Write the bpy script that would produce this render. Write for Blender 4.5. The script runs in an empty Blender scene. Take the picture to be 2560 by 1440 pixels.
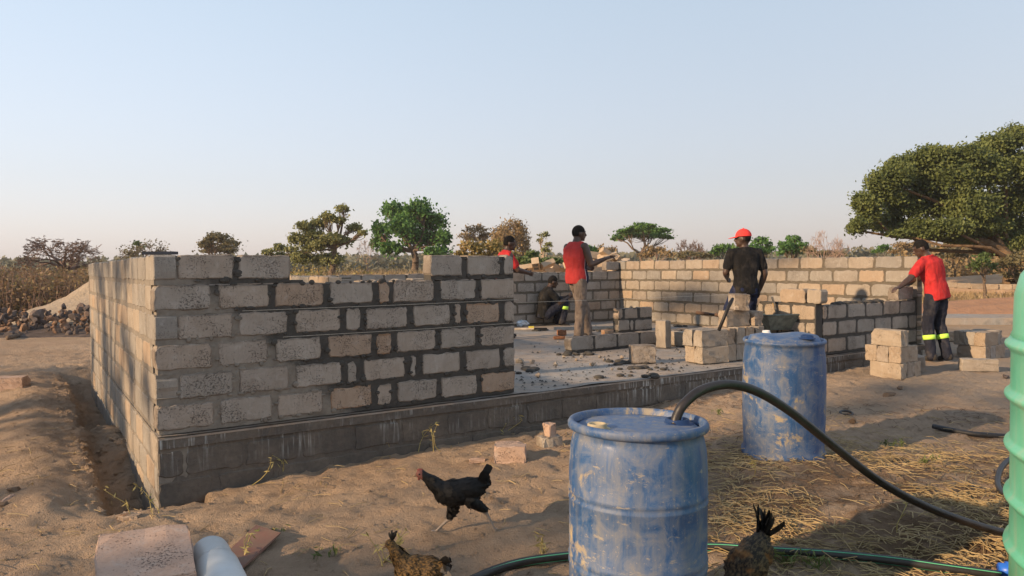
import bpy, bmesh, math, random
import numpy as np
from mathutils import Vector, Matrix, Euler

random.seed(7)
RNG = np.random.default_rng(11)
SC = bpy.context.scene
COL = SC.collection

# ------------------------------------------------------------------ camera
F_PX, PITCH, ROLL, CAM_Z = 1844.0, 0.0283, 0.0095, 1.60
cam_data = bpy.data.cameras.new('camera')
cam_data.sensor_width = 36.0
cam_data.lens = F_PX / 2560.0 * 36.0
cam_data.clip_start = 0.05
cam_data.clip_end = 3000.0
cam = bpy.data.objects.new('camera', cam_data)
COL.objects.link(cam)
cam.matrix_world = (Matrix.Translation((0, 0, CAM_Z)) @ Matrix.Rotation(math.pi / 2 - PITCH, 4, 'X')
                    @ Matrix.Rotation(-ROLL, 4, 'Z'))
SC.camera = cam

# ------------------------------------------------------------------ sky and sun
SUN_EL = math.radians(19.0)
SUN_H = Vector((-0.865, -0.50, 0)).normalized()
SUN_DIR = Vector((SUN_H.x * math.cos(SUN_EL), SUN_H.y * math.cos(SUN_EL), math.sin(SUN_EL)))
world = bpy.data.worlds.new('World')
SC.world = world
world.use_nodes = True
wn = world.node_tree
wn.nodes.clear()
sky = wn.nodes.new('ShaderNodeTexSky')
sky.sky_type = 'NISHITA'
sky.sun_disc = False
sky.sun_elevation = SUN_EL
sky.sun_rotation = -math.atan2(SUN_H.x, SUN_H.y)
sky.altitude = 0.0
sky.air_density = 1.6
sky.dust_density = 1.0
sky.ozone_density = 6.0
bg = wn.nodes.new('ShaderNodeBackground')
bg.inputs['Strength'].default_value = 0.15
wo = wn.nodes.new('ShaderNodeOutputWorld')
# dust haze: the whole sky is paler and more even than clean air would make it
hsv = wn.nodes.new('ShaderNodeHueSaturation'); hsv.inputs['Saturation'].default_value = 0.65
gam = wn.nodes.new('ShaderNodeGamma'); gam.inputs['Gamma'].default_value = 0.45
tint = wn.nodes.new('ShaderNodeMix'); tint.data_type = 'RGBA'; tint.blend_type = 'MULTIPLY'
tint.inputs['Factor'].default_value = 1.0; tint.inputs['B'].default_value = (1.33, 1.29, 1.39, 1)
wn.links.new(sky.outputs[0], hsv.inputs['Color'])
wn.links.new(hsv.outputs[0], gam.inputs['Color'])
wn.links.new(gam.outputs[0], tint.inputs['A'])
# dusty air is warmer towards the horizon, all the way round
tc_ = wn.nodes.new('ShaderNodeTexCoord'); sx = wn.nodes.new('ShaderNodeSeparateXYZ'); wn.links.new(tc_.outputs['Generated'], sx.inputs[0])
hr = wn.nodes.new('ShaderNodeValToRGB'); hr.color_ramp.elements[0].position = 0.0; hr.color_ramp.elements[0].color = (1.0, .93, .91, 1)
hr.color_ramp.elements[1].position = 0.36; hr.color_ramp.elements[1].color = (.905, .995, .985, 1)
wn.links.new(sx.outputs['Z'], hr.inputs[0])
warm = wn.nodes.new('ShaderNodeMix'); warm.data_type = 'RGBA'; warm.blend_type = 'MULTIPLY'; warm.inputs['Factor'].default_value = 1.0
wn.links.new(tint.outputs['Result'], warm.inputs['A']); wn.links.new(hr.outputs[0], warm.inputs['B'])
wn.links.new(warm.outputs['Result'], bg.inputs['Color'])
wn.links.new(bg.outputs[0], wo.inputs['Surface'])

sun_data = bpy.data.lights.new('sun', 'SUN')
sun_data.energy = 3.3
sun_data.angle = math.radians(1.2)
sun_data.color = (1.0, 0.71, 0.43)
sun = bpy.data.objects.new('sun', sun_data)
COL.objects.link(sun)
sun.location = SUN_DIR * 40
sun.rotation_euler = SUN_DIR.to_track_quat('Z', 'Y').to_euler()

SC.view_settings.view_transform = 'Standard'
SC.view_settings.look = 'None'
SC.view_settings.exposure = 1.2
SC.view_settings.gamma = 1.0
SC.view_settings.use_curve_mapping = False
SC.render.engine = 'CYCLES'
SC.cycles.max_bounces = 6
SC.cycles.transparent_max_bounces = 8
SC.cycles.use_denoising = True

# ------------------------------------------------------------------ camera geometry used for setting out
CP, SP, CR, SR = math.cos(PITCH), math.sin(PITCH), math.cos(ROLL), math.sin(ROLL)
def ray(px, py):
    dx, dy = px - 1280.0, py - 720.0
    X = dx * CR - dy * SR
    Y = dx * SR + dy * CR
    up = -Y / F_PX
    y = CP + up * SP
    z = -SP + up * CP
    return (X / F_PX / y, 1.0, z / y)
def at(px, py, depth):
    r = ray(px, py)
    return Vector((r[0] * depth, depth, CAM_Z + r[2] * depth))
def on_z(px, py, z):
    r = ray(px, py)
    return at(px, py, (z - CAM_Z) / r[2])
def project(p):
    x, y, z = p[0], p[1], p[2] - CAM_Z
    d = y * CP - z * SP
    v = y * SP + z * CP
    X = F_PX * x / d
    Y = -F_PX * v / d
    return 1280 + X * CR + Y * SR, 720 - X * SR + Y * CR

# building frame: u runs along the front wall, v runs back from it
AX, AY, YAW = -2.5431, 5.2311, 0.581
UU = Vector((math.cos(YAW), math.sin(YAW), 0))
VV = Vector((-math.sin(YAW), math.cos(YAW), 0))
A0 = Vector((AX, AY, 0))
SLAB = 0.42
COURSE = 0.215
WT = 0.15
def P(u, v, z=0.0):
    return A0 + UU * u + VV * v + Vector((0, 0, z))
def uv(p):
    d = Vector((p[0], p[1], 0)) - A0
    return d.dot(UU), d.dot(VV)
def s_front(px, z, v=0.0):
    """u coordinate on the plane v=const that shows at column px at height z."""
    py = 700.0
    s = 0
    for _ in range(6):
        r = ray(px, py)
        n = VV
        c = n.dot(A0) + v
        t = c / (n.x * r[0] + n.y)
        p = at(px, py, t)
        s = uv(p)[0]
        py = project(P(s, v, z))[1]
    return s
def s_side(px, z, u=0.0):
    py = 700.0
    s = 0
    for _ in range(6):
        r = ray(px, py)
        t = (UU.dot(A0) + u) / (UU.x * r[0] + UU.y)
        p = at(px, py, t)
        s = uv(p)[1]
        py = project(P(u, s, z))[1]
    return s

# ------------------------------------------------------------------ numpy noise
def _hash(ix, iy, seed):
    n = (ix.astype(np.int64) * 374761393 + iy.astype(np.int64) * 668265263 + seed * 1442695) & 0x7fffffff
    n = (n ^ (n >> 13)) * 1274126177 & 0x7fffffff
    return ((n ^ (n >> 16)) & 0xffff) / 65535.0
def vnoise(x, y, seed=0):
    x = np.asarray(x, float); y = np.asarray(y, float)
    ix, iy = np.floor(x), np.floor(y)
    fx, fy = x - ix, y - iy
    fx = fx * fx * (3 - 2 * fx); fy = fy * fy * (3 - 2 * fy)
    ix = ix.astype(np.int64); iy = iy.astype(np.int64)
    a = _hash(ix, iy, seed); b = _hash(ix + 1, iy, seed)
    c = _hash(ix, iy + 1, seed); d = _hash(ix + 1, iy + 1, seed)
    return (a + (b - a) * fx) * (1 - fy) + (c + (d - c) * fx) * fy - 0.5

# ------------------------------------------------------------------ object helpers
def tag(o, label=None, cat=None, group=None, kind=None):
    if label: o['label'] = label
    if cat: o['category'] = cat
    if group: o['group'] = group
    if kind: o['kind'] = kind
    return o
def empty(name, loc=(0, 0, 0), rz=0.0):
    o = bpy.data.objects.new(name, None)
    o.empty_display_size = 0.1
    COL.objects.link(o)
    o.location = loc
    o.rotation_euler = (0, 0, rz)
    return o
def link(name, me, mat=None, parent=None, loc=None, rot=None, scale=None):
    o = bpy.data.objects.new(name, me)
    COL.objects.link(o)
    if mat is not None and len(me.materials) == 0:
        me.materials.append(mat)
    if parent is not None:
        o.parent = parent
    if loc is not None: o.location = loc
    if rot is not None: o.rotation_euler = rot
    if scale is not None: o.scale = scale
    return o
def mesh_np(name, verts, faces, smooth=False):
    """verts (N,3); faces (M,k) all the same size."""
    verts = np.asarray(verts, np.float32); faces = np.asarray(faces, np.int32)
    me = bpy.data.meshes.new(name)
    n, m, k = len(verts), len(faces), faces.shape[1]
    me.vertices.add(n); me.loops.add(m * k); me.polygons.add(m)
    me.vertices.foreach_set('co', verts.ravel())
    me.loops.foreach_set('vertex_index', faces.ravel())
    me.polygons.foreach_set('loop_start', np.arange(0, m * k, k, dtype=np.int32))
    if smooth:
        me.polygons.foreach_set('use_smooth', np.ones(m, bool))
    me.update(calc_edges=True)
    return me
def mesh_py(name, verts, faces, smooth=False):
    me = bpy.data.meshes.new(name)
    me.from_pydata([tuple(v) for v in verts], [], [tuple(f) for f in faces])
    if smooth:
        for p in me.polygons: p.use_smooth = True
    me.update()
    return me
class MB:
    """collects simple closed shapes into one mesh"""
    def __init__(self): self.v = []; self.f = []
    def add(self, vs, fs):
        b = len(self.v)
        self.v += [tuple(v) for v in vs]
        self.f += [tuple(i + b for i in f) for f in fs]
    def box(self, x0, x1, y0, y1, z0, z1, M=None):
        vs = [Vector((x, y, z)) for z in (z0, z1) for y in (y0, y1) for x in (x0, x1)]
        if M: vs = [M @ v for v in vs]
        self.add(vs, [(0, 2, 3, 1), (4, 5, 7, 6), (0, 1, 5, 4), (2, 6, 7, 3), (0, 4, 6, 2), (1, 3, 7, 5)])
    def tube(self, pts, radii, n=10, cap=True):
        pts = [Vector(p) for p in pts]
        if not hasattr(radii, '__len__'): radii = [radii] * len(pts)
        rings = []
        t0 = (pts[1] - pts[0]).normalized()
        ref = Vector((0, 0, 1)) if abs(t0.z) < 0.9 else Vector((1, 0, 0))
        nrm = t0.cross(ref).normalized()
        for i, p in enumerate(pts):
            if i == 0: t = pts[1] - pts[0]
            elif i == len(pts) - 1: t = pts[-1] - pts[-2]
            else: t = pts[i + 1] - pts[i - 1]
            t = t.normalized()
            nrm = (nrm - t * nrm.dot(t)).normalized()
            b = t.cross(nrm)
            rings.append([p + (nrm * math.cos(a) + b * math.sin(a)) * radii[i] for a in
                          [2 * math.pi * k / n for k in range(n)]])
        base = len(self.v)
        for r in rings: self.v += [tuple(q) for q in r]
        for i in range(len(rings) - 1):
            for k in range(n):
                a = base + i * n + k; b2 = base + i * n + (k + 1) % n
                self.f.append((a, b2, b2 + n, a + n))
        if cap:
            self.f.append(tuple(base + k for k in reversed(range(n))))
            e = base + (len(rings) - 1) * n
            self.f.append(tuple(e + k for k in range(n)))
    def lathe(self, prof, n=32, M=None):
        """prof: list of (r, z); closes at r=0 ends"""
        base = len(self.v)
        idx = []
        for r, z in prof:
            if r < 1e-6:
                p = Vector((0, 0, z)); p = M @ p if M else p
                idx.append([len(self.v)] * n); self.v.append(tuple(p))
            else:
                row = []
                for k in range(n):
                    a = 2 * math.pi * k / n
                    p = Vector((r * math.cos(a), r * math.sin(a), z)); p = M @ p if M else p
                    row.append(len(self.v)); self.v.append(tuple(p))
                idx.append(row)
        for i in range(len(prof) - 1):
            for k in range(n):
                q = [idx[i][k], idx[i][(k + 1) % n], idx[i + 1][(k + 1) % n], idx[i + 1][k]]
                u = []
                for a in q:
                    if a not in u: u.append(a)
                if len(u) > 2: self.f.append(tuple(u))
    def sphere(self, c, r, seg=10, rings=7, scale=(1, 1, 1), M=None):
        prof = [(math.sin(math.pi * i / rings) * 1.0 if 0 < i < rings else 0.0, -math.cos(math.pi * i / rings)) for i in range(rings + 1)]
        T = Matrix.Translation(c) @ (M or Matrix()) @ Matrix.Diagonal((r * scale[0], r * scale[1], r * scale[2], 1))
        self.lathe(prof, seg, T)
    def mesh(self, name, smooth=False): return mesh_py(name, self.v, self.f, smooth)
    def build(self, name, mat, parent=None, smooth=False, **k): return link(name, self.mesh(name, smooth), mat, parent, **k)
def smooth_path(pts, n=40):
    """Catmull-Rom through pts"""
    pts = [Vector(p) for p in pts]
    q = [pts[0] * 2 - pts[1]] + pts + [pts[-1] * 2 - pts[-2]]
    out = []
    seg = len(pts) - 1
    per = max(2, n // seg)
    for i in range(seg):
        p0, p1, p2, p3 = q[i:i + 4]
        for k in range(per):
            t = k / per
            out.append(0.5 * ((2 * p1) + (p2 - p0) * t + (2 * p0 - 5 * p1 + 4 * p2 - p3) * t * t + (3 * p1 - p0 - 3 * p2 + p3) * t ** 3))
    out.append(pts[-1])
    return out
# ------------------------------------------------------------------ materials
class NT:
    def __init__(self, name):
        self.m = bpy.data.materials.new(name); self.m.use_nodes = True
        self.t = self.m.node_tree; self.t.nodes.clear()
        self.out = self.t.nodes.new('ShaderNodeOutputMaterial')
        self.b = self.t.nodes.new('ShaderNodeBsdfPrincipled')
        self.t.links.new(self.b.outputs[0], self.out.inputs['Surface'])
        self.b.inputs['Roughness'].default_value = 0.9
        self.b.inputs['Specular IOR Level'].default_value = 0.25
    def n(self, typ, **k):
        x = self.t.nodes.new(typ)
        for a, v in k.items(): setattr(x, a, v)
        return x
    def l(self, a, b): self.t.links.new(a, b)
    def coord(self, kind='world'):
        if kind == 'world': return self.n('ShaderNodeNewGeometry').outputs['Position']
        return self.n('ShaderNodeTexCoord').outputs['Object']
    def map(self, vec, scale=(1, 1, 1), loc=(0, 0, 0)):
        mp = self.n('ShaderNodeMapping'); mp.inputs['Scale'].default_value = scale; mp.inputs['Location'].default_value = loc
        self.l(vec, mp.inputs[0]); return mp.outputs[0]
    def noise(self, vec, scale, detail=4, rough=0.6, out='Fac', dist=0.0):
        x = self.n('ShaderNodeTexNoise'); x.inputs['Scale'].default_value = scale; x.inputs['Detail'].default_value = detail
        x.inputs['Roughness'].default_value = rough; x.inputs['Distortion'].default_value = dist
        if vec is not None: self.l(vec, x.inputs['Vector'])
        return x.outputs[out]
    def ramp(self, fac, stops, interp='LINEAR'):
        x = self.n('ShaderNodeValToRGB'); x.color_ramp.interpolation = interp
        e = x.color_ramp.elements
        while len(e) < len(stops): e.new(0.5)
        for i, (p, c) in enumerate(stops):
            e[i].position = p; e[i].color = (*c, 1) if len(c) == 3 else c
        self.l(fac, x.inputs[0]); return x.outputs[0]
    def mix(self, fac, a, b, mode='MIX'):
        x = self.n('ShaderNodeMix'); x.data_type = 'RGBA'; x.blend_type = mode
        for sock, v in ((x.inputs['Factor'], fac), (x.inputs['A'], a), (x.inputs['B'], b)):
            if isinstance(v, (int, float)): sock.default_value = v
            elif isinstance(v, tuple): sock.default_value = (*v, 1) if len(v) == 3 else v
            else: self.l(v, sock)
        return x.outputs['Result']
    def math(self, op, a, b=None):
        x = self.n('ShaderNodeMath', operation=op)
        for i, v in enumerate((a, b)):
            if v is None: continue
            if isinstance(v, (int, float)): x.inputs[i].default_value = v
            else: self.l(v, x.inputs[i])
        return x.outputs[0]
    def rng(self, v, a, b, c=0.0, d=1.0):
        x = self.n('ShaderNodeMapRange'); self.l(v, x.inputs[0])
        for i, q in enumerate((a, b, c, d)): x.inputs[i + 1].default_value = q
        return x.outputs[0]
    def sep(self, v):
        x = self.n('ShaderNodeSeparateXYZ'); self.l(v, x.inputs[0]); return x.outputs
    def orand(self): return self.n('ShaderNodeObjectInfo').outputs['Random']
    def color(self, c):
        if isinstance(c, tuple): self.b.inputs['Base Color'].default_value = (*c, 1)
        else: self.l(c, self.b.inputs['Base Color'])
        return self
    def bump(self, h, strength=0.5, dist=0.01):
        x = self.n('ShaderNodeBump'); x.inputs['Strength'].default_value = strength; x.inputs['Distance'].default_value = dist
        self.l(h, x.inputs['Height']); self.l(x.outputs[0], self.b.inputs['Normal']); return self
    def rough(self, r):
        if isinstance(r, (int, float)): self.b.inputs['Roughness'].default_value = r
        else: self.l(r, self.b.inputs['Roughness'])
        return self
BLACK = (0, 0, 0); WHITE = (1, 1, 1)

def block_material(name, ramp, wet=0.0, coord='world', pit=1.0, rim=None):
    m = NT(name)
    w = m.coord(coord)
    r = m.orand()
    off = m.n('ShaderNodeVectorMath', operation='ADD'); m.l(w, off.inputs[0])
    sc = m.n('ShaderNodeVectorMath', operation='SCALE'); sc.inputs[0].default_value = (13.1, 7.7, 5.3); m.l(r, sc.inputs['Scale'])
    m.l(sc.outputs[0], off.inputs[1]); w2 = off.outputs[0]
    base = m.ramp(r, ramp)
    big = m.noise(w2, 7, 5, 0.65)
    c = m.mix(m.rng(big, 0.35, 0.7, 0, 0.55), base, m.mix(1.0, base, (0.72, 0.66, 0.60), 'MULTIPLY'))
    light = m.noise(w2, 16, 4, 0.6)
    c = m.mix(m.rng(light, 0.55, 0.75, 0, 0.35), c, (0.42, 0.395, 0.365))
    streak = m.noise(m.map(w2, (60, 60, 9)), 1.0, 3, 0.6)
    c = m.mix(m.rng(streak, 0.5, 0.8, 0, 0.25), c, (0.12, 0.10, 0.09))
    pits = m.noise(m.map(w2, (1, 1, 1.25)), 92, 3, 0.65)
    pm = m.ramp(m.math('ADD', pits, m.rng(m.noise(w2, 4.5, 2), .38, .62, .07, -.05)), [(0.335, BLACK), (0.42, WHITE)])
    c = m.mix(m.math('MULTIPLY', m.math('SUBTRACT', 1.0, pm), 0.7 * pit), c, (0.045, 0.04, 0.036))
    if rim is not None:
        g = m.sep(m.n('ShaderNodeTexCoord').outputs['Generated'])
        ex = m.math('MULTIPLY', m.math('MINIMUM', g[0], m.math('SUBTRACT', 1.0, g[0])), .40); ez = m.math('MULTIPLY', m.math('MINIMUM', g[2], m.math('SUBTRACT', 1.0, g[2])), .18)
        e = m.math('ADD', m.math('MINIMUM', ex, ez), m.math('MULTIPLY', m.math('SUBTRACT', light, .5), .035))
        c = m.mix(m.rng(e, .022, .004, 0, .75), c, rim)
    m.color(c)
    grain = m.noise(w2, 180, 2, 0.7)
    h = m.math('ADD', m.math('MULTIPLY', pm, 0.7), m.math('ADD', m.math('MULTIPLY', grain, 0.35), m.math('MULTIPLY', light, 0.6)))
    m.bump(h, 0.9 * pit, 0.008).rough(0.92)
    return m.m

GREY_RAMP = [(0.0, (0.27, 0.245, 0.215)), (0.3, (0.335, 0.298, 0.258)), (0.5, (0.29, 0.255, 0.22)), (0.75, (0.33, 0.282, 0.235)), (0.9, (0.33, 0.265, 0.21)), (1.0, (0.32, 0.245, 0.185))]
TAN_RAMP = [(0.0, (0.21, 0.198, 0.182)), (0.3, (0.28, 0.255, 0.222)), (0.5, (0.24, 0.222, 0.20)), (0.72, (0.315, 0.265, 0.21)), (0.88, (0.33, 0.25, 0.18)), (1.0, (0.21, 0.198, 0.182))]
M_BLOCK = block_material('concrete block', GREY_RAMP, rim=(0.135, 0.108, 0.086))
M_BLOCK_LIT = block_material('concrete block in sunlit tones', TAN_RAMP, pit=0.6)  # lit copy of the block: sunlit tan and dapple greys put into the colour
M_BLOCK_LOOSE = block_material('loose concrete block', [(0.0, (0.28, 0.25, 0.215)), (0.5, (0.315, 0.265, 0.21)), (0.8, (0.31, 0.24, 0.175)), (1.0, (0.27, 0.245, 0.22))], pit=0.8)
M_BLOCK_ORANGE = block_material('orange stained block', [(0.0, (0.33, 0.245, 0.18)), (1.0, (0.34, 0.26, 0.195))], rim=(0.22, 0.11, 0.05))
M_BLOCK_PINK = block_material('pinkish coarse block', [(0.0, (0.42, 0.30, 0.235)), (1.0, (0.42, 0.30, 0.235))], pit=0.95)
M_BLOCK_PALE = block_material('pale cast block', [(0.0, (0.46, 0.36, 0.26)), (1.0, (0.36, 0.28, 0.20))], pit=0.3)

def mortar_material(name, wet_edge):
    m = NT(name)
    w = m.coord('obj')
    x, y, z = m.sep(w)
    n1 = m.noise(w, 9, 5, 0.65); n2 = m.noise(w, 45, 3, 0.6)
    dry = m.mix(m.rng(n1, 0.35, 0.7), (0.15, 0.13, 0.108), (0.225, 0.20, 0.168))
    wet = m.mix(m.rng(n1, 0.3, 0.75), (0.042, 0.039, 0.035), (0.068, 0.062, 0.055))
    if wet_edge is None: c = dry
    elif wet_edge == 'wet': c = wet
    elif wet_edge == 'far': c = m.mix(m.rng(n1, 0.3, 0.75), (0.085, 0.072, 0.056), (0.135, 0.115, 0.09))
    else:
        # the courses laid last are still damp: boundary stepping up to the left
        e = m.math('ADD', m.math('SUBTRACT', x, m.math('MULTIPLY', m.math('SUBTRACT', 1.1, z), wet_edge)), m.math('MULTIPLY', m.math('SUBTRACT', n1, 0.5), 0.5))
        c = m.mix(m.rng(e, 0.22, 0.36), dry, wet)
    c = m.mix(m.rng(n2, 0.55, 0.8, 0, 0.35), c, m.mix(1.0, c, (0.6, 0.58, 0.55), 'MULTIPLY'))
    m.color(c)
    m.bump(m.math('ADD', n2, m.math('MULTIPLY', m.noise(w, 140, 2), 0.5)), 0.5, 0.006).rough(0.85)
    return m.m
M_MORTAR_FRONT = mortar_material('part dried mortar', 1.05)
M_MORTAR_DRY = mortar_material('dry mortar', None)
M_MORTAR_WET = mortar_material('wet mortar', 'wet')
M_MORTAR_FAR = mortar_material('brown mortar', 'far')

def slab_material():
    m = NT('rough concrete floor')
    w = m.coord()
    n1 = m.noise(w, 1.1, 5, 0.6); n2 = m.noise(w, 6, 5, 0.65); n3 = m.noise(w, 40, 3, 0.6)
    c = m.mix(m.rng(n1, 0.35, 0.62), (0.255, 0.248, 0.238), (0.30, 0.235, 0.18))
    c = m.mix(m.rng(n2, 0.48, 0.70, 0, 0.6), c, (0.125, 0.125, 0.125))
    c = m.mix(m.rng(m.noise(w, 14, 4), 0.58, 0.75, 0, 0.5), c, (0.36, 0.335, 0.30))
    m.color(c).bump(m.math('ADD', n2, m.math('MULTIPLY', n3, 0.7)), 0.7, 0.02).rough(0.9)
    return m.m
M_SLAB = slab_material()
def foundation_material():
    m = NT('stained foundation concrete')
    w = m.coord()
    x, y, z = m.sep(w)
    n1 = m.noise(w, 3, 5, 0.65); n2 = m.noise(w, 30, 4, 0.65)
    c = m.mix(m.rng(n1, 0.35, 0.65), (0.075, 0.067, 0.06), (0.145, 0.12, 0.097))
    c = m.mix(m.rng(n2, 0.45, 0.75, 0, 0.5), c, (0.06, 0.055, 0.05))
    drip = m.noise(m.map(w, (42, 42, 2.2)), 1.0, 4, 0.6)
    patch = m.noise(m.map(w, (1.6, 1.6, 4)), 1.0, 3, 0.5)
    top = m.rng(z, 0.10, 0.30)
    k = m.math('MULTIPLY', m.math('MULTIPLY', m.rng(drip, 0.52, 0.66), m.rng(patch, 0.45, 0.62)), top)
    c = m.mix(m.math('MULTIPLY', k, 0.75), c, (0.50, 0.51, 0.49))
    m.color(c).bump(m.math('ADD', n2, m.math('MULTIPLY', n1, 1.5)), 0.7, 0.012).rough(0.9)
    return m.m
M_FOUND = foundation_material()

def ground_material():
    m = NT('sandy soil')
    w = m.coord()
    x, y, z = m.sep(w)
    n1 = m.noise(w, 0.55, 5, 0.6); n2 = m.noise(w, 3.2, 6, 0.65); n3 = m.noise(w, 22, 5, 0.7); n4 = m.noise(w, 120, 3, 0.7)
    c = m.mix(m.rng(n1, 0.35, 0.65), (0.415, 0.295, 0.205), (0.49, 0.365, 0.26))
    c = m.mix(m.rng(n2, 0.45, 0.72, 0, 0.6), c, (0.315, 0.218, 0.145))
    c = m.mix(m.rng(n3, 0.55, 0.8, 0, 0.45), c, (0.215, 0.15, 0.104))
    c = m.mix(m.rng(m.noise(w, 60, 3), 0.62, 0.72, 0, 0.5), c, (0.50, 0.41, 0.32))
    # damp, browner soil where straw lies on the right
    damp = m.math('MULTIPLY', m.rng(x, 0.8, 2.2), m.math('MULTIPLY', m.rng(y, 6.4, 4.6), m.rng(n2, 0.40, 0.55)))
    c = m.mix(m.math('MULTIPLY', damp, 0.8), c, (0.145, 0.088, 0.05))
    # greyer soil round the block stacks
    gx = m.math('MULTIPLY', m.rng(x, 3.2, 5.0), m.math('MULTIPLY', m.rng(y, 5.8, 7.5), m.rng(y, 14.0, 11.5)))
    c = m.mix(m.math('MULTIPLY', gx, m.rng(n2, 0.38, 0.55, 0.2, 0.75)), c, (0.31, 0.27, 0.23))
    # far country: dry grass and red earth
    far = m.rng(y, 15, 24)
    fc = m.mix(m.rng(m.noise(w, 0.3, 4), 0.4, 0.6), (0.33, 0.215, 0.115), (0.25, 0.19, 0.085))
    c = m.mix(far, c, fc)
    m.color(c)
    h = m.math('ADD', m.math('MULTIPLY', n3, 1.3), m.math('ADD', m.math('MULTIPLY', n4, 0.8), m.math('MULTIPLY', n2, .7)))
    m.bump(h, 1.0, 0.042).rough(0.95)
    m.b.inputs['Specular IOR Level'].default_value = 0.1
    return m.m
M_GROUND = ground_material()

def simple(name, c, rough=0.7, var=0.25, scale=20, bump=0.0, spec=0.3, coord='obj', metallic=0.0):
    m = NT(name)
    w = m.coord(coord)
    n1 = m.noise(w, scale, 4, 0.6)
    dark = tuple(v * (1 - var) for v in c); lite = tuple(min(1, v * (1 + var)) for v in c)
    m.color(m.mix(m.rng(n1, 0.3, 0.7), dark, lite)).rough(rough)
    m.b.inputs['Specular IOR Level'].default_value = spec
    m.b.inputs['Metallic'].default_value = metallic
    if bump: m.bump(m.noise(w, scale * 4, 3), bump, 0.005)
    return m.m

def cloth(name, c, dust=0.25, dustc=(0.30, 0.25, 0.20)):
    m = NT(name)
    w = m.coord('obj')
    n1 = m.noise(w, 5, 5, .65); n2 = m.noise(m.map(w, (1, 1, .45)), 13, 4, .6, dist=.8)
    cc = m.mix(m.rng(n2, .3, .7), tuple(v * .72 for v in c), tuple(min(1, v * 1.2) for v in c))
    cc = m.mix(m.rng(n1, .52, .72, 0, dust), cc, dustc)
    m.color(cc).rough(.95).bump(n2, .9, .03)
    m.b.inputs['Specular IOR Level'].default_value = .12
    return m.m
# ------------------------------------------------------------------ ground
GP = np.array([(-2.54,5.24,-.06),(-2.17,5.48,-.04),(-1.77,5.74,0),(-1.12,6.16,.02),(.02,6.92,.03),(.54,7.26,.04),(2.74,8.7,.17),
    (4.06,9.56,.18),(4.81,10.06,.21),(6.3,11,.21),(8,12,.2),(.52,3.1,.02),(2.05,5.59,.2),(1.2,6.2,.1),(3.2,7.2,.18),(4.8,9,.17),(2.5,3,.06),
    (3,4.8,.13),(-4.2,6.5,.06),(-3.3,4.9,.03),(-2.5,4.4,0.0),(-6.4,9.3,.06),(-11,17,.12),(0,1,0),(-3,1,0),(3,1,.03),(10,17,.2),(19,30,.35),
    (-10,10,.08),(0,20,.25),(-8,34,.9),(-7,42,1.35),(2,48,.9),(10,50,.6),(-30,40,.4),(30,40,.7),(0,100,.5),(-60,90,.6),(70,90,.7),(-1,4,0),(0,5,.02),
    (8,24,.25),(14,28,.55),(-16,24,.2),(0,-8,0),(-12,-6,0.02),(12,-6,0.05),(12,6,.15)])
FOOT = []
_r = np.random.default_rng(5)
for _ in range(1300):
    FOOT.append((_r.uniform(-8, 5.5), _r.uniform(2.2, 12), _r.uniform(0, math.pi), _r.uniform(.5, 1.1)))
def ground_z(x, y, fine=True):
    x = np.asarray(x, float); y = np.asarray(y, float)
    sh = x.shape
    x = x.ravel(); y = y.ravel()
    num = np.zeros_like(x); den = np.zeros_like(x)
    for gx, gy, gz in GP:
        d2 = (x - gx) ** 2 + (y - gy) ** 2 + 0.35 + 0.0008 * (gy * gy)
        w = 1.0 / d2 ** 1.5
        num += w * gz; den += w
    z = num / den
    near = np.clip(1 - (np.hypot(x, y - 4) - 9) / 12, 0, 1)
    z = z + 0.04 * vnoise(x * .55, y * .55, 3) * near + 0.5 * vnoise(x * .03, y * .03, 9) * (1 - near)
    # building frame
    du = (x - AX) * UU.x + (y - AY) * UU.y
    dv = (x - AX) * VV.x + (y - AY) * VV.y
    # footing trench beside the left wall, half filled in the middle
    prof = np.clip((du + 0.37 + .09 * vnoise(dv * 2.1, dv * .3, 77)) / 0.13, 0, 1); prof = prof * prof * (3 - 2 * prof)
    ends = np.clip((dv + 0.22) / 0.2, 0, 1) * np.clip((7.4 - dv) / 0.5, 0, 1)
    inside = (du < 0.3)
    fill = np.exp(-((dv - 2.5) / 0.85) ** 2)
    depth = (0.30 - 0.17 * fill)
    z = z - prof * ends * inside * depth
    z = z + 0.10 * fill * np.exp(-((du + .05) / .22) ** 2) * inside
    z = z + prof * ends * inside * (.07 * vnoise(x * 6, y * 6, 78) + .06 * vnoise(x * 13, y * 13, 79) + .03 * vnoise(x * 24, y * 24, 80))
    # spoil bank left of the trench
    z = z + 0.07 * np.exp(-((du + 0.72) / 0.26) ** 2) * ends
    if fine:
        nearf = np.clip(1 - (np.hypot(x, y - 6) - 11) / 5, 0, 1)
        z = z + nearf * (0.020 * vnoise(x * 2.3, y * 2.3, 21) + 0.022 * vnoise(x * 5.5, y * 5.5, 22) + 0.020 * vnoise(x * 11, y * 11, 23) + 0.020 * vnoise(x * 22, y * 22, 24))
        for fx, fy, fa, fs in FOOT:
            if True:
                m = (np.abs(x - fx) < .3) & (np.abs(y - fy) < .3)
                if not m.any(): continue
                ca, sa = math.cos(fa), math.sin(fa)
                a = ((x[m] - fx) * ca + (y[m] - fy) * sa) / (.15 * fs); b = (-(x[m] - fx) * sa + (y[m] - fy) * ca) / (.06 * fs)
                d = a * a + b * b
                z[m] += -0.020 * fs * np.exp(-d * d) + 0.009 * fs * np.exp(-((np.sqrt(d) - 1.35) / .35) ** 2)
    return z.reshape(sh)
def gz(x, y, fine=False):
    return float(ground_z(np.array([x]), np.array([y]), fine)[0])
def on_ground(px, py, it=8):
    z = 0.05
    p = on_z(px, py, z)
    for _ in range(it):
        z = gz(p.x, p.y); p = on_z(px, py, z)
    return p
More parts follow.
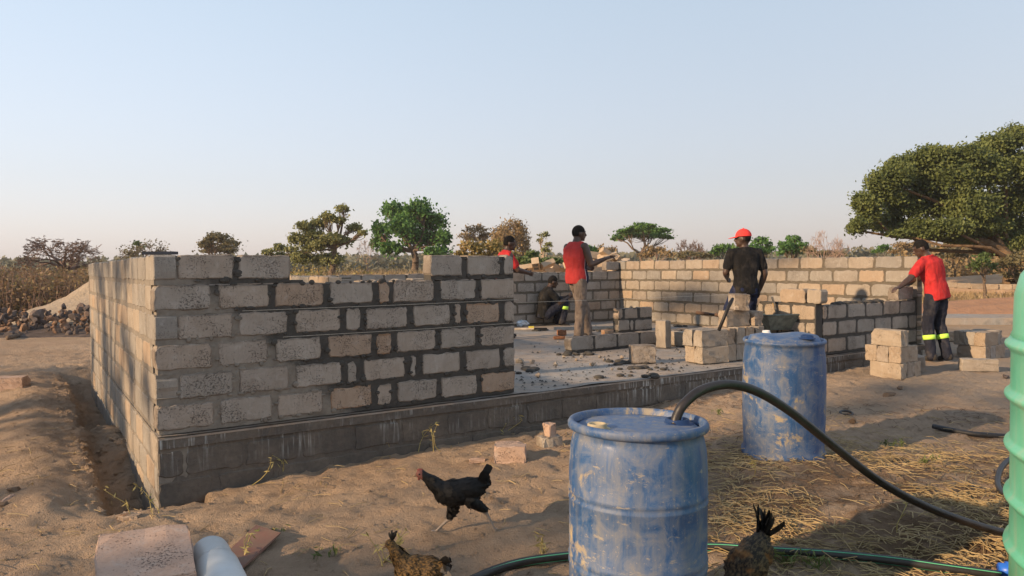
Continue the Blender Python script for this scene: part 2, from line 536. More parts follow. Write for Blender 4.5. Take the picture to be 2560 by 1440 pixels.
def axis(a, b, step, lo, hi, grow=1.22):
    core = list(np.arange(a, b + 1e-6, step))
    s = step; x = b; up = []
    while x < hi:
        s *= grow; x += s; up.append(x)
    s = step; x = a; dn = []
    while x > lo:
        s *= grow; x -= s; dn.append(x)
    return np.array(dn[::-1] + core + up)
gx = axis(-10.5, 6.2, 0.038, -900, 900)
gy = axis(2.0, 15.0, 0.038, -60, 1500)
GX, GY = np.meshgrid(gx, gy)
GZ = ground_z(GX, GY)
nx, ny = len(gx), len(gy)
idx = np.arange(nx * ny).reshape(ny, nx)
quads = np.stack([idx[:-1, :-1], idx[:-1, 1:], idx[1:, 1:], idx[1:, :-1]], -1).reshape(-1, 4)
me = mesh_np('ground', np.stack([GX, GY, GZ], -1).reshape(-1, 3), quads, True)
ground = link('ground', me, M_GROUND)
tag(ground, 'brown sandy ground trodden with footprints around the building site', 'ground', kind='structure')
# ------------------------------------------------------------------ concrete blocks
def block_mesh(name, w, h, t, rnd, npts=4, jit=0.008, r=0.026, chip=True):
    """block w x h (x, z) and t deep (y), rounded uneven outline, front face at y=0; origin at the front lower left."""
    rr = random.Random(rnd)
    r = min(r, w * 0.3, h * 0.3)
    pts = []
    cs = [(w - r, r, -90), (w - r, h - r, 0), (r, h - r, 90), (r, r, 180)]
    for cx, cz, a0 in cs:
        rad = r * rr.uniform(0.4, 1.75)
        for k in range(npts):
            a = math.radians(a0 + 90 * k / (npts - 1))
            ox = cx + (r - rad) * (1 if cx > w / 2 else -1); oz = cz + (r - rad) * (1 if cz > h / 2 else -1)
            pts.append([ox + rad * math.cos(a), oz + rad * math.sin(a)])
        # a point or two along the following edge
    full = []
    n = len(pts)
    for i in range(n):
        full.append(pts[i])
        j = (i + 1) % n
        d = math.hypot(pts[j][0] - pts[i][0], pts[j][1] - pts[i][1])
        k = int(d / 0.055)
        for q in range(1, k + 1):
            f = q / (k + 1)
            full.append([pts[i][0] * (1 - f) + pts[j][0] * f, pts[i][1] * (1 - f) + pts[j][1] * f])
    full = [(x + rr.uniform(-jit, jit), z + rr.uniform(-jit, jit)) for x, z in full]
    cx, cz = w / 2, h / 2
    n = len(full)
    bev = 0.007
    def ring(sh, y): return [(cx + (x - cx) * (1 - sh / (w / 2)), y, cz + (z - cz) * (1 - sh / (h / 2))) for x, z in full]
    vs = ring(bev, 0.0) + ring(0, bev) + ring(0, t - bev) + ring(bev, t)
    fs = [tuple(range(n))]
    for k in range(3):
        for i in range(n):
            j = (i + 1) % n
            fs.append((k * n + i, (k + 1) * n + i, (k + 1) * n + j, k * n + j))
    fs.append(tuple(reversed(range(3 * n, 4 * n))))
    # front ring runs counter-clockwise in x,z seen from -y
    me = mesh_py(name, vs, fs)
    return me
BLOCKS = {}
def block_variant(w, h, t, mat):
    key = (round(w / 0.03), round(h, 2), round(t, 2), mat.name)
    lst = BLOCKS.setdefault(key, [])
    if len(lst) < 5:
        wq = max(0.03, round(w / 0.03) * 0.03)
        me = block_mesh('block', wq, h, t, 100 * key[0] + len(lst) * 7 + int(t * 1000))
        me.materials.append(mat)
        lst.append((me, wq))
        return lst[-1]
    return random.choice(lst)

def rough_box(mb, x0, x1, y0, y1, z0, z1, step, amp, seed):
    """closed box with subdivided wavy long faces"""
    nx = max(1, int((x1 - x0) / step)); nz = max(1, int((z1 - z0) / step))
    xs = np.linspace(x0, x1, nx + 1); zs = np.linspace(z0, z1, nz + 1)
    X, Z = np.meshgrid(xs, zs)
    nz_ = vnoise(X * 17 + seed, Z * 21, seed) + 0.6 * vnoise(X * 41, Z * 47 + seed, seed + 1)
    F = np.stack([X, y0 + amp * nz_, Z], -1).reshape(-1, 3)
    B = np.stack([X, y1 + amp * vnoise(X * 19 + seed, Z * 23, seed + 2), Z], -1).reshape(-1, 3)
    m = len(F); w = nx + 1
    fs = []
    for j in range(nz):
        for i in range(nx):
            a = j * w + i
            fs.append((a, a + 1, a + w + 1, a + w)); fs.append((m + a, m + a + w, m + a + w + 1, m + a + 1))
    for i in range(nx):
        fs.append((i, m + i, m + i + 1, i + 1)); t = nz * w
        fs.append((t + i, t + i + 1, m + t + i + 1, m + t + i))
    for j in range(nz):
        a = j * w
        fs.append((a, a + w, m + a + w, m + a)); b = j * w + nx
        fs.append((b, m + b, m + b + w, b + w))
    mb.add(np.concatenate([F, B]).tolist(), fs)

def block_wall(label, origin, rz, courses, bmat, mmat, z0=SLAB, thick=WT, step=0.06, amp=0.006, proud=0.006, course_h=COURSE, joint=0.036, extra=None):
    """courses bottom-up: (x_start, x_end, [(x0, x1[, mat]), ...]) along the local x axis; face towards local -y."""
    root = empty('block_wall', (origin[0], origin[1], z0), rz)
    tag(root, label, 'block wall', 'block walls of the unfinished house')
    mb = MB()
    for i, (xs, xe, bl) in enumerate(courses):
        zb = i * course_h
        top = (i == len(courses) - 1) or not bl
        # joints stay a little below the top of the course so that fresh block tops show
        rough_box(mb, xs + 0.004, xe - 0.004, proud, thick - proud, zb, zb + course_h - (0.012 if i == len(courses) - 1 else 0), step, amp, 17 * i + 3)
        for b in bl:
            x0, x1 = b[0], b[1]
            mat = b[2] if len(b) > 2 else bmat
            h = course_h - joint
            me, wq = block_variant(x1 - x0, h, thick, mat)
            dz = joint * 0.85 + random.uniform(-0.004, 0.004) if True else 0
            o = link('block', me, None, root, (x0, random.uniform(-0.003, 0.002), zb + dz), (0, random.uniform(-0.006, 0.006), 0), ((x1 - x0) / wq, 1, random.uniform(0.985, 1.02)))
    mb.build('mortar', mmat, root)
    return root

def bond(x0, x1, offset, pitch=0.432, joint=0.03, mats=None):
    out = []
    x = x0 + offset - pitch
    while x < x1:
        a, b = max(x0, x + joint * random.uniform(.3, .7)), min(x1, x + pitch - joint * random.uniform(.3, .7))
        if b - a > 0.06:
            out.append((a, b))
        x += pitch * random.uniform(0.97, 1.03)
    return out

LF, LD, LV = 3.065, 10.14, 6.62
# front wall: block edges read off the photograph, course by course from the top
FR = [
 [(446,584),(597,725),None,(1077,1155),(1167,1250),(1261,1284)],
 [(386,526),(545,672),(689,808),(825,932),(947,973,'o'),(984,1084),(1102,1190),(1202,1285)],
 [(445,582),(598,719),(740,851),(867,901),(915,1018),(1033,1125),(1138,1152),(1165,1248,'o'),(1262,1285)],
 [(391,530),(545,669),(689,802),(822,929),(943,979,'o'),(992,1089),(1102,1189),(1202,1284)],
 [(449,583),(598,721),(740,854),(869,891),(910,1013),(1028,1039),(1057,1150),(1165,1250),(1260,1287)],
 [(395,534),(551,680),(695,807),(828,929,'o'),(944,980),(995,1092),(1103,1192),(1205,1287,'o')],
]
cs = []
for k, row in enumerate(FR):
    zc = SLAB + (5 - k + 0.5) * COURSE
    bl = []
    for b in row:
        if b is None: continue
        s0, s1 = s_front(b[0], zc), s_front(b[1], zc)
        if s1 > LF - 0.06: s1 = LF
        if s0 < 0.05: s0 = 0.0
        bl.append((s0, s1, M_BLOCK_ORANGE) if len(b) > 2 else (s0, s1))
    cs.append(bl)
cs = cs[::-1]
S_GAP0, S_GAP1 = s_front(726, 1.6), s_front(1077, 1.6)
courses = [(0.012, LF, b) for b in cs[:5]]
top = cs[5]
front_wall = block_wall('grey block wall nearest the camera, stepped top, fresh dark mortar, left of the doorway', P(0, 0), YAW,
                        courses, M_BLOCK, M_MORTAR_FRONT, step=0.03, amp=0.010, proud=0.007)
# the top course is interrupted by a gap in the middle
mb = MB()
for xs, xe in ((0.012, S_GAP0), (S_GAP1, LF)):
    rough_box(mb, xs + 0.004, xe - 0.004, 0.007, WT - 0.007, 5 * COURSE, 6 * COURSE - 0.012, 0.03, 0.008, 5)
# a bed of mortar left in the gap
rough_box(mb, S_GAP0 - 0.02, S_GAP0 + 0.10, 0.012, WT - 0.012, 5 * COURSE - 0.01, 5 * COURSE + 0.02, 0.03, 0.006, 8)
mb.build('mortar', M_MORTAR_FRONT, front_wall)
for b in top:
    me, wq = block_variant(b[1] - b[0], COURSE - 0.036, WT, M_BLOCK)
    link('block', me, None, front_wall, (b[0], 0, 5 * COURSE + 0.034), (0, random.uniform(-.008, .008), 0), ((b[1] - b[0]) / wq, 1, 1.01))

# mortar squeezed out of the joints and smeared over block edges
mb = MB()
rs = random.Random(21)
for k, bl in enumerate(cs + [top] if len(cs) == 5 else cs):
    for b in bl:
        if b[0] < .02 and rs.random() < .5: continue
        zb, h = k * COURSE + .03, COURSE - .036
        for _ in range(max(3, int((b[1] - b[0]) / .05))):
            e = rs.random()
            if e < .38: c = (rs.uniform(b[0], b[1]), 0, zb + rs.uniform(-.006, .004))
            elif e < .60 and k < 5: c = (rs.uniform(b[0], b[1]), 0, zb + h + rs.uniform(-.004, .006))
            elif e < .80: c = (b[0] + rs.uniform(-.006, .004), 0, zb + rs.uniform(0, h))
            else: c = (b[1] + rs.uniform(-.004, .006), 0, zb + rs.uniform(0, h))
            if not (.03 < c[0] < LF - .03) or (k == 5 and S_GAP0 - .03 < c[0] < S_GAP1 + .03): continue
            r = rs.uniform(.008, .021)
            mb.sphere((c[0], .003, c[2]), r, 8, 5, (rs.uniform(.8, 2.0), .35, rs.uniform(.6, 1.3)))
mb.build('mortar_smears', M_MORTAR_FRONT, front_wall, True)['kind'] = 'stuff'

# left wall: local x runs towards the camera (-v), face towards -u
cs = []
for k in range(6):
    fromtop = 5 - k
    corner_full = fromtop % 2 == 0
    L = LV
    if corner_full:
        bl = bond(0.0, L - 0.42, random.uniform(.1, .3)) + [(L - 0.405, L)]
        cs.append((0.0, L - 0.006, bl))
    else:
        bl = bond(0.0, L - WT - 0.012, random.uniform(.1, .4))
        cs.append((0.0, L - WT, bl))
left_wall = block_wall('sunlit block wall with tree shadows, running back beside the trench', P(0, LV), YAW - math.pi / 2, cs, M_BLOCK_LIT, M_MORTAR_DRY, step=0.05, amp=0.006, proud=0.004)

# far right wall
cs = [(0.0, LV, bond(0.0, LV, .1 + .215 * (k % 2))) for k in range(6)]
block_wall('long sunlit block wall at the far right side of the house', P(LD, LV), YAW - math.pi / 2, cs, M_BLOCK_LIT, M_MORTAR_FAR, step=0.09, proud=0.010, joint=.042)
# back wall, one course lower
cs = [(WT + .004, LD - .004, bond(WT + .02, LD - .02, .1 + .215 * (k % 2))) for k in range(5)]
bw = block_wall('shaded grey block wall along the back behind the crouching man', P(0, LV - WT), YAW, cs, M_BLOCK, M_MORTAR_FAR, step=0.09, proud=0.010, joint=.042)
me, wq = block_variant(0.36, COURSE - .036, WT, M_BLOCK)
link('block', me, None, bw, (LD - .40, 0, 5 * COURSE + 0.02))
# inner partitions
cs = [(0.0, 2.75, bond(0, 2.75, .1 + .2 * (k % 2))) for k in range(5)]
block_wall('inner block wall seen sunlit through the notch in the front wall', P(2.75, LV - WT - .02), YAW - math.pi / 2, cs, M_BLOCK_LIT, M_MORTAR_FAR, step=0.09, proud=0.010, joint=.042)
cs = [(0.0, 0.95, bond(0, 0.95, .1 + .2 * (k % 2))) for k in range(5)]
block_wall('short inner block pier just behind the front wall, only its top showing', P(1.95, 1.05), YAW, cs, M_BLOCK_LOOSE, M_MORTAR_FAR, step=0.09, proud=0.010, joint=.042)
# low wall right of the doorway, along the front
S_C = s_front(2058, 0.9)
cs = [(0.0, LD - S_C - .004, bond(0.0, LD - S_C - .02, .1 + .215 * (k % 2))) for k in range(3)]
low_wall = block_wall('low three course block wall beside the man in the red shirt', P(S_C, 0), YAW, cs, M_BLOCK, M_MORTAR_WET, step=0.05, amp=0.008)
mb = MB()
n = 60
for i in range(26):
    x = 0.35 + i * 0.045
    mb.sphere((x, 0.075 + random.uniform(-.02, .02), 3 * COURSE + 0.0), 0.045 * random.uniform(.7, 1.25), 7, 5, (1.1, 1.2, .75))
mb.build('mortar_bed', M_MORTAR_WET, low_wall, True)
# fourth course standing on the inner end of the low wall
# inner wall going back from the low wall's left end
VC = s_side(1912, 0.9, S_C)
cs = [(0.0, VC - .004, bond(0.0, VC - .02, .1 + .215 * (k % 2))) for k in range(3)]
inner = block_wall('low inner block wall behind the wheelbarrow, two blocks on its top', P(S_C - 0.001, VC), YAW - math.pi / 2, cs, M_BLOCK_LOOSE, M_MORTAR_WET, step=0.05, amp=0.008)
inner.location = P(S_C - 0.15 - .004, VC, SLAB)
zt = SLAB + 3.5 * COURSE
for a, b in ((1950, 2012), (2017, 2052)):
    v1, v0 = s_side(a, zt, S_C - .154), s_side(b, zt, S_C - .154)
    me, wq = block_variant(v1 - v0, COURSE - .036, WT, M_BLOCK_LOOSE)
    link('block', me, None, inner, (VC - v1, 0, 3 * COURSE + .03), None, ((v1 - v0) / wq, 1, 1))
mb = MB()
rough_box(mb, 0.02, VC - .01, .015, WT - .015, 3 * COURSE - .012, 3 * COURSE + .028, .05, .008, 4)
mb.build('mortar_bed', M_MORTAR_WET, inner)
# first course of a partition across the floor
cs = [(0.0, 2.6, bond(0.0, 2.6, .01))]
p1 = on_z(1427, 882, SLAB)
u1, v1 = uv(p1)
block_wall('single course of blocks starting a partition across the floor', P(u1, v1), YAW, [(0.02, 2.6, [(i * .43, i * .43 + .40) for i in range(6)])], M_BLOCK, M_MORTAR_WET, step=.05, amp=.01, joint=.03)
# two course stub further back
p2 = on_z(1546, 832, SLAB)
u2, v2 = uv(p2)
block_wall('two course stub of block wall standing alone on the floor', P(u2, v2), YAW, [(0.0, .82, [(0, .26), (.29, .36), (.40, .82)]), (0.0, .82, [(0, .1), (.15, .46), (.52, .82)])], M_BLOCK, M_MORTAR_WET, step=.05, amp=.01)

# ------------------------------------------------------------------ floor slab and footing
slab = empty('concrete_floor', P(0, 0, 0), YAW)
tag(slab, 'rough grey concrete floor slab of the house on its block footing', 'floor slab')
def grid_top(x0, x1, y0, y1, z, step, amp, seed):
    nx = int((x1 - x0) / step); ny = int((y1 - y0) / step)
    X, Y = np.meshgrid(np.linspace(x0, x1, nx + 1), np.linspace(y0, y1, ny + 1))
    Z = z + amp * (vnoise(X * 2, Y * 2, seed) + .6 * vnoise(X * 7, Y * 7, seed + 1) + .3 * vnoise(X * 19, Y * 19, seed + 2)) - amp * .9
    w = nx + 1
    idx = np.arange(w * (ny + 1)).reshape(ny + 1, w)
    q = np.stack([idx[:-1, :-1], idx[:-1, 1:], idx[1:, 1:], idx[1:, :-1]], -1).reshape(-1, 4)
    return np.stack([X, Y, Z], -1).reshape(-1, 3), q
vs, q = grid_top(0.004, LD + .2, -0.022, LV + .05, SLAB, 0.06, 0.012, 40)
link('floor_surface', mesh_np('floor_surface', vs, q, True), M_SLAB, slab)
# trowelled lip along the front of the slab
mb = MB(); rough_box(mb, 0.006, LD + .2, -0.021, .05, SLAB - .036, SLAB - .022, .05, .006, 59)
mb.build('slab_lip', M_SLAB, slab)
mb = MB()
rough_box(mb, 0.005, LD + .2, -0.018, LV, SLAB - 0.10, SLAB - 0.034, 0.05, 0.010, 60)
mb.build('slab_edge', M_FOUND, slab)
mb = MB()
rough_box(mb, 0.006, LD + .16, 0.0, .2, -0.45, SLAB - 0.1, 0.06, 0.010, 61)
mb.build('footing_mortar', M_FOUND, slab)
for row, zb in ((0, SLAB - .31), (1, SLAB - .525)):
    for a, b in bond(0.004, LD, .18 + .2 * row):
        me, wq = block_variant(b - a, .185, .18, M_FOUND)
        link('footing_block', me, None, slab, (a, random.uniform(-.009, -.005), zb), None, ((b - a) / wq, 1, 1))
mb = MB()
rough_box(mb, 0.0, LV, 0.004, .2, -0.45, SLAB - 0.012, 0.08, 0.006, 62)
o = mb.build('side_footing', M_MORTAR_DRY, slab)
o.location = (0, LV, 0); o.rotation_euler = (0, 0, -math.pi / 2)
for row, zb in ((0, SLAB - .215), (1, SLAB - .43), (2, SLAB - .645)):
    for a, b in bond(0.0, LV - .02, .18 + .2 * (row % 2)):
        me, wq = block_variant(b - a, .185, .18, M_BLOCK_LIT)
        link('footing_block', me, None, slab, (random.uniform(-.003, -.001), LV - a, zb), (0, 0, -math.pi / 2), ((b - a) / wq, 1, 1))
# ------------------------------------------------------------------ vegetation
def leaf_material(name, stops, trans=0.3, scale=1.2, rough=0.6):
    m = NT(name)
    w = m.coord()
    n1 = m.noise(w, scale, 3, 0.6)
    n2 = m.noise(w, scale * 14, 2, 0.6)
    f = m.math('ADD', m.math('MULTIPLY', n1, 0.55), m.math('MULTIPLY', n2, 0.45))
    c = m.ramp(m.rng(f, 0.32, 0.68), [(p_, tuple(v_ * 1.18 + .006 for v_ in c_)) for p_, c_ in stops])
    m.color(c).rough(rough)
    tr = m.n('ShaderNodeBsdfTranslucent'); m.l(c, tr.inputs['Color'])
    mx = m.n('ShaderNodeMixShader'); mx.inputs[0].default_value = trans
    m.l(m.b.outputs[0], mx.inputs[1]); m.l(tr.outputs[0], mx.inputs[2]); m.l(mx.outputs[0], m.out.inputs['Surface'])
    return m.m
M_BARK = simple('grey brown bark', (0.13, 0.095, 0.07), 0.9, 0.4, 12, 0.6, 0.1)
M_BARK_PALE = simple('pale bark', (0.30, 0.235, 0.18), 0.9, 0.3, 12, 0.4, 0.1)
M_BARK_FIG = simple('fig bark', (0.13, 0.085, 0.05), 0.9, 0.45, 4, 0.6, 0.1)
M_TWIG = simple('bare twigs', (0.155, 0.105, 0.085), 0.9, 0.25, 3, 0, 0.1)
M_TWIG_PINK = simple('pinkish bare twigs', (0.33, 0.235, 0.19), 0.9, 0.25, 3, 0, 0.1)
L_MANGO = leaf_material('deep green leaves', [(0, (0.026, 0.068, 0.016)), (0.5, (0.058, 0.135, 0.030)), (1, (0.11, 0.205, 0.050))])
L_FIG = leaf_material('olive fig leaves', [(0, (0.036, 0.052, 0.015)), (0.5, (0.088, 0.112, 0.032)), (1, (0.165, 0.185, 0.055))])
L_OLIVE = leaf_material('grey olive leaves', [(0, (0.08, 0.09, 0.03)), (0.5, (0.16, 0.165, 0.06)), (1, (0.26, 0.25, 0.10))])
L_ACACIA = leaf_material('acacia leaves', [(0, (0.03, 0.075, 0.015)), (0.5, (0.06, 0.13, 0.025)), (1, (0.11, 0.19, 0.04))])
L_DARKOLIVE = leaf_material('dark olive leaves', [(0, (0.06, 0.058, 0.03)), (0.5, (0.115, 0.10, 0.05)), (1, (0.19, 0.16, 0.08))])
L_TAN = leaf_material('dry tan leaves', [(0, (0.12, 0.085, 0.045)), (0.5, (0.21, 0.15, 0.075)), (1, (0.30, 0.21, 0.10))])
L_OCHRE = leaf_material('yellowing leaves', [(0, (0.07, 0.075, 0.02)), (0.4, (0.17, 0.145, 0.045)), (0.75, (0.30, 0.21, 0.085)), (1, (0.38, 0.26, 0.13))], scale=2.5)
L_BUSHG = leaf_material('bush leaves', [(0, (0.03, 0.05, 0.015)), (0.5, (0.065, 0.10, 0.028)), (1, (0.12, 0.15, 0.045))])
L_REDBR = leaf_material('reddish scrub', [(0, (0.07, 0.042, 0.026)), (0.4, (0.15, 0.092, 0.055)), (0.7, (0.15, 0.12, 0.05)), (1, (0.20, 0.19, 0.07))], scale=1.6)
L_GRASS = leaf_material('dry grass', [(0, (0.15, 0.10, 0.055)), (0.5, (0.26, 0.185, 0.10)), (1, (0.34, 0.265, 0.15))], scale=1.0)
L_GRASSG = leaf_material('green grass', [(0, (0.06, 0.08, 0.02)), (1, (0.14, 0.17, 0.05))], scale=2.0)

def leaf_cloud(points, size, rng, flat=0.0, aspect=1.7, jitter=0.35):
    """diamond leaves at points; returns verts, quads"""
    n = len(points)
    d = rng.normal(size=(n, 3)); d[:, 2] *= (1 - flat) ; d /= np.linalg.norm(d, axis=1, keepdims=True) + 1e-9
    e = rng.normal(size=(n, 3)); e[:, 2] *= (1 - 0.8 * flat)
    e -= d * (e * d).sum(1, keepdims=True); e /= np.linalg.norm(e, axis=1, keepdims=True) + 1e-9
    s = size * (1 + jitter * rng.uniform(-1, 1, (n, 1)))
    a = d * s * 0.5 * aspect ** 0.5; b = e * s * 0.5 / aspect ** 0.5
    v = np.stack([points - a, points + b, points + a, points - b], 1).reshape(-1, 3)
    return v, np.arange(4 * n).reshape(n, 4)
def clump_points(c, r, n, rng, sub=12, tight=0.34, shell=0.75):
    sub = int(sub * 2.2); tight = tight * .78
    """points gathered in sub-clumps near the surface of an ellipsoid"""
    c = np.asarray(c, float); r = np.asarray(r, float)
    d = rng.normal(size=(sub, 3)); d /= np.linalg.norm(d, axis=1, keepdims=True)
    d[:, 2] = np.where(d[:, 2] < -0.35, -d[:, 2], d[:, 2])
    sc = d * (shell + (1 - shell) * rng.uniform(-1, 1, (sub, 1))) * 0.85
    w = rng.integers(0, sub, n)
    p = sc[w] + rng.normal(size=(n, 3)) * tight * 0.6 * rng.uniform(.6, 1.5, (n, 1))
    p[: n // 6] = rng.normal(size=(n // 6, 3)) * .42
    return c + p * r, c + sc * r
class Wood:
    """thin branch tubes gathered in arrays"""
    def __init__(self, k=4): self.v = []; self.f = []; self.n = 0; self.k = k
    def seg(self, a, b, ra, rb):
        a = np.asarray(a, float); b = np.asarray(b, float)
        t = b - a; L = np.linalg.norm(t)
        if L < 1e-6: return
        t /= L
        ref = np.array([0, 0, 1.0]) if abs(t[2]) < .9 else np.array([1.0, 0, 0])
        e = np.cross(t, ref); e /= np.linalg.norm(e); g = np.cross(t, e)
        k = self.k
        an = np.arange(k) * 2 * math.pi / k
        ring = np.outer(np.cos(an), e) + np.outer(np.sin(an), g)
        self.v.append(a + ring * ra); self.v.append(b + ring * rb)
        i = np.arange(k); j = (i + 1) % k
        self.f.append(np.stack([i, j, j + k, i + k], 1) + self.n)
        self.n += 2 * k
    def path(self, pts, r0, r1):
        m = len(pts) - 1
        for i in range(m):
            self.seg(pts[i], pts[i + 1], r0 + (r1 - r0) * i / m, r0 + (r1 - r0) * (i + 1) / m)
    def mesh(self, name): return mesh_np(name, np.concatenate(self.v), np.concatenate(self.f), True)
def bend(a, b, rng, amt=0.12, n=5):
    a = np.asarray(a, float); b = np.asarray(b, float)
    L = np.linalg.norm(b - a)
    out = [a]
    off = rng.normal(size=3) * L * amt
    for i in range(1, n):
        t = i / n
        out.append(a + (b - a) * t + off * math.sin(math.pi * t) + rng.normal(size=3) * L * .02)
    out.append(b)
    return out
def leafy_tree(name, label, cat, depth, clumps, base_px, leaf_mat, bark, leaf=0.16, dens=260, trunk_r=0.16, fork=0.45, sub=12, flat=0.0, group=None, seed=0, tight=.34, spread=1.0, ground=None, fork_px=None, twigs=True, limb_r=.45, limb_every=1):
    """clumps: (px, py, rx_px, ry_px) as seen, placed at real depths round the trunk"""
    leaf = leaf * .76
    rng = np.random.default_rng(seed + 1000)
    bp = at(base_px[0], base_px[1], depth)
    gzz = gz(bp.x, bp.y) if ground is None else ground
    base = np.array([bp.x, bp.y, min(bp.z, gzz) - 0.05])
    root = empty(name, base)
    tag(root, label, cat, group)
    k = depth / F_PX
    pts = []; subs = []; cents = []
    span = max(c[2] for c in clumps) * k * 1.1
    for i, (px, py, rx, ry) in enumerate(clumps):
        dd = rng.uniform(-1, 1) * span * 0.9 * spread
        c = np.array(at(px, py, depth + dd)); sc = (depth + dd) / F_PX
        r = np.array([rx * sc, (rx + ry) / 2 * sc * 1.05, ry * sc])
        vol = (r[0] * r[2]) ** 0.5
        n = int(dens * (r[0] * r[2] + r[0] * r[1]) / (leaf * leaf) * 0.062) + 40
        p, s = clump_points(c, r, n, rng, sub, tight)
        pts.append(p); subs.append(s); cents.append(c)
    P_ = np.concatenate(pts)
    v, q = leaf_cloud(P_ - base, leaf, rng, flat)
    link('crown', mesh_np('crown', v, q), leaf_mat, root)
    wd = Wood(6)
    mean = np.mean(cents, 0)
    if fork_px is not None:
        f0 = np.array(at(fork_px[0], fork_px[1], depth))
    else:
        f0 = base + (mean - base) * fork; f0[:2] = base[:2] + (mean[:2] - base[:2]) * .3
    wd.path([q - base for q in bend(base, f0, rng, .04)], trunk_r, trunk_r * .75)
    for ci, (c, s) in enumerate(zip(cents, subs)):
        if ci % limb_every: continue
        pp = bend(f0, c, rng, .10)
        wd.path([q - base for q in pp], trunk_r * limb_r, trunk_r * .14)
        if twigs:
            for t in s[::2]:
                wd.path([q - base for q in bend(pp[3], t, rng, .1, 3)], trunk_r * .12, trunk_r * .03)
    link('trunk', wd.mesh('trunk'), bark, root)
    return root
def bare_tree(name, label, depth, base_px, crown_px, mat, trunk_r=0.13, seed=0, levels=6, flatness=0.5, kids=(2, 4), group='bare trees beyond the site', fork_h=0.35, leafmat=None, nleaf=0, nb=6, twig=.009):
    """leafless tree; crown_px = (cx, top, half width)"""
    rng = np.random.default_rng(seed + 77)
    bp = at(base_px[0], base_px[1], depth)
    base = np.array([bp.x, bp.y, min(bp.z, gz(bp.x, bp.y)) - .05])
    root = empty(name, base); tag(root, label, 'tree', group)
    k = depth / F_PX
    topz = at(crown_px[0], crown_px[1], depth).z - base[2]
    halfw = crown_px[2] * k
    wd = Wood(4)
    tips = []
    lean = (at(crown_px[0], crown_px[1], depth).x - base[0])
    def grow(p, d, L, r, lev):
        n = 2
        q = p
        r = max(r, twig)
        for i in range(n):
            d = d + rng.normal(size=3) * 0.16; d[2] += 0.03; d /= np.linalg.norm(d)
            q2 = q + d * L / n
            rr = max(twig, r * (1 - .18 * (i + 1) / n))
            wd.seg(q, q2, r * (1 - .18 * i / n), rr); q = q2
        if lev <= 0: tips.append(q); return
        for _ in range(rng.integers(kids[0], kids[1])):
            e = rng.normal(size=3); e -= d * (e @ d); e /= np.linalg.norm(e)
            a = rng.uniform(.35, .95)
            nd = d * math.cos(a) + e * math.sin(a)
            nd[2] *= (1 - flatness * .55) if lev < levels - 1 else 1
            if q[2] > topz * .9: nd[2] = min(nd[2], .05)
            nd /= np.linalg.norm(nd)
            grow(q, nd, L * rng.uniform(.62, .84), rr * rng.uniform(.5, .68), lev - 1)
    h0 = topz * fork_h
    f0 = np.array([lean * .25, 0, h0])
    wd.path(bend((0, 0, 0), f0, rng, .05), trunk_r, trunk_r * .8)
    for i in range(nb):
        a = 2 * math.pi * (i + rng.uniform(-.3, .3)) / nb
        d = np.array([math.cos(a), math.sin(a), rng.uniform(.45, 1.1)]); d /= np.linalg.norm(d)
        grow(f0 + np.array([0, 0, rng.uniform(-.1, .2) * h0]), d, max(halfw, topz - h0) * .36, trunk_r * .55, levels - 2)
    V = np.concatenate(wd.v)
    # fit the outline to the spread seen in the photograph
    up = V[:, 2] > h0
    mx = np.abs(V[up][:, 0]).max(); mz = (V[up][:, 2] - h0).max()
    sx = halfw / mx; sz = (topz - h0) / mz
    V[:, 0] *= np.where(up, sx, 1); V[:, 1] *= np.where(up, sx, 1); V[:, 2] = np.where(up, h0 + (V[:, 2] - h0) * sz, V[:, 2])
    me = mesh_np('branches', V, np.concatenate(wd.f), True)
    link('branches', me, mat, root)
    if nleaf:
        t = np.array(tips); t[:, 0] *= sx; t[:, 1] *= sx; t[:, 2] = h0 + (t[:, 2] - h0) * sz
        p = t[rng.integers(0, len(t), nleaf)] + rng.normal(size=(nleaf, 3)) * .14
        v, q = leaf_cloud(p, .11, rng)
        link('crown', mesh_np('crown', v, q), leafmat, root)
    return root

TB = 'trees beyond the site'
leafy_tree('mango_tree', 'dense dark green round tree on the rise behind the front wall', 'tree', 46,
   [(1045,528,42,30),(985,533,34,28),(950,582,26,28),(1010,575,48,36),(1080,562,40,36),(1108,602,26,28),(1050,602,50,28),(978,625,34,22),(1092,632,34,20),(945,612,20,22),(1030,545,30,24)],
   (1031,668), L_MANGO, M_BARK, .23, 330, .26, .4, 16, seed=1, group=TB, fork_px=(1033,628), tight=.42)
leafy_tree('olive_tree', 'tall airy grey green tree with spreading limbs left of the dense green tree', 'tree', 40,
   [(858,524,20,14),(822,545,22,16),(852,553,18,11),(795,563,26,18),(758,570,24,18),(742,602,24,20),(886,572,22,13),(906,584,13,9),(830,598,34,18),(782,618,36,22),(862,606,24,15),(752,648,26,24),(815,652,44,20),(780,590,24,16)],
   (832,690), L_OLIVE, M_BARK, .17, 330, .20, .4, 14, seed=2, group=TB, fork_px=(836,622), tight=.36, spread=.6)
leafy_tree('olive_tree', 'low pale green tree peeping over the front wall beside the tall airy tree', 'tree', 43,
   [(672,632,20,10),(700,622,22,14),(728,630,20,16),(700,645,30,14)], (705,690), L_OLIVE, M_BARK, .20, 230, .16, .5, 8, seed=3, group=TB)
leafy_tree('thorn_tree', 'dark olive round topped tree above the left half of the front wall', 'tree', 55,
   [(545,598,36,17),(515,614,24,14),(575,614,28,15),(545,626,48,12),(525,600,20,12)], (545,690), L_DARKOLIVE, M_BARK, .22, 210, .2, .4, 12, seed=4, group=TB)
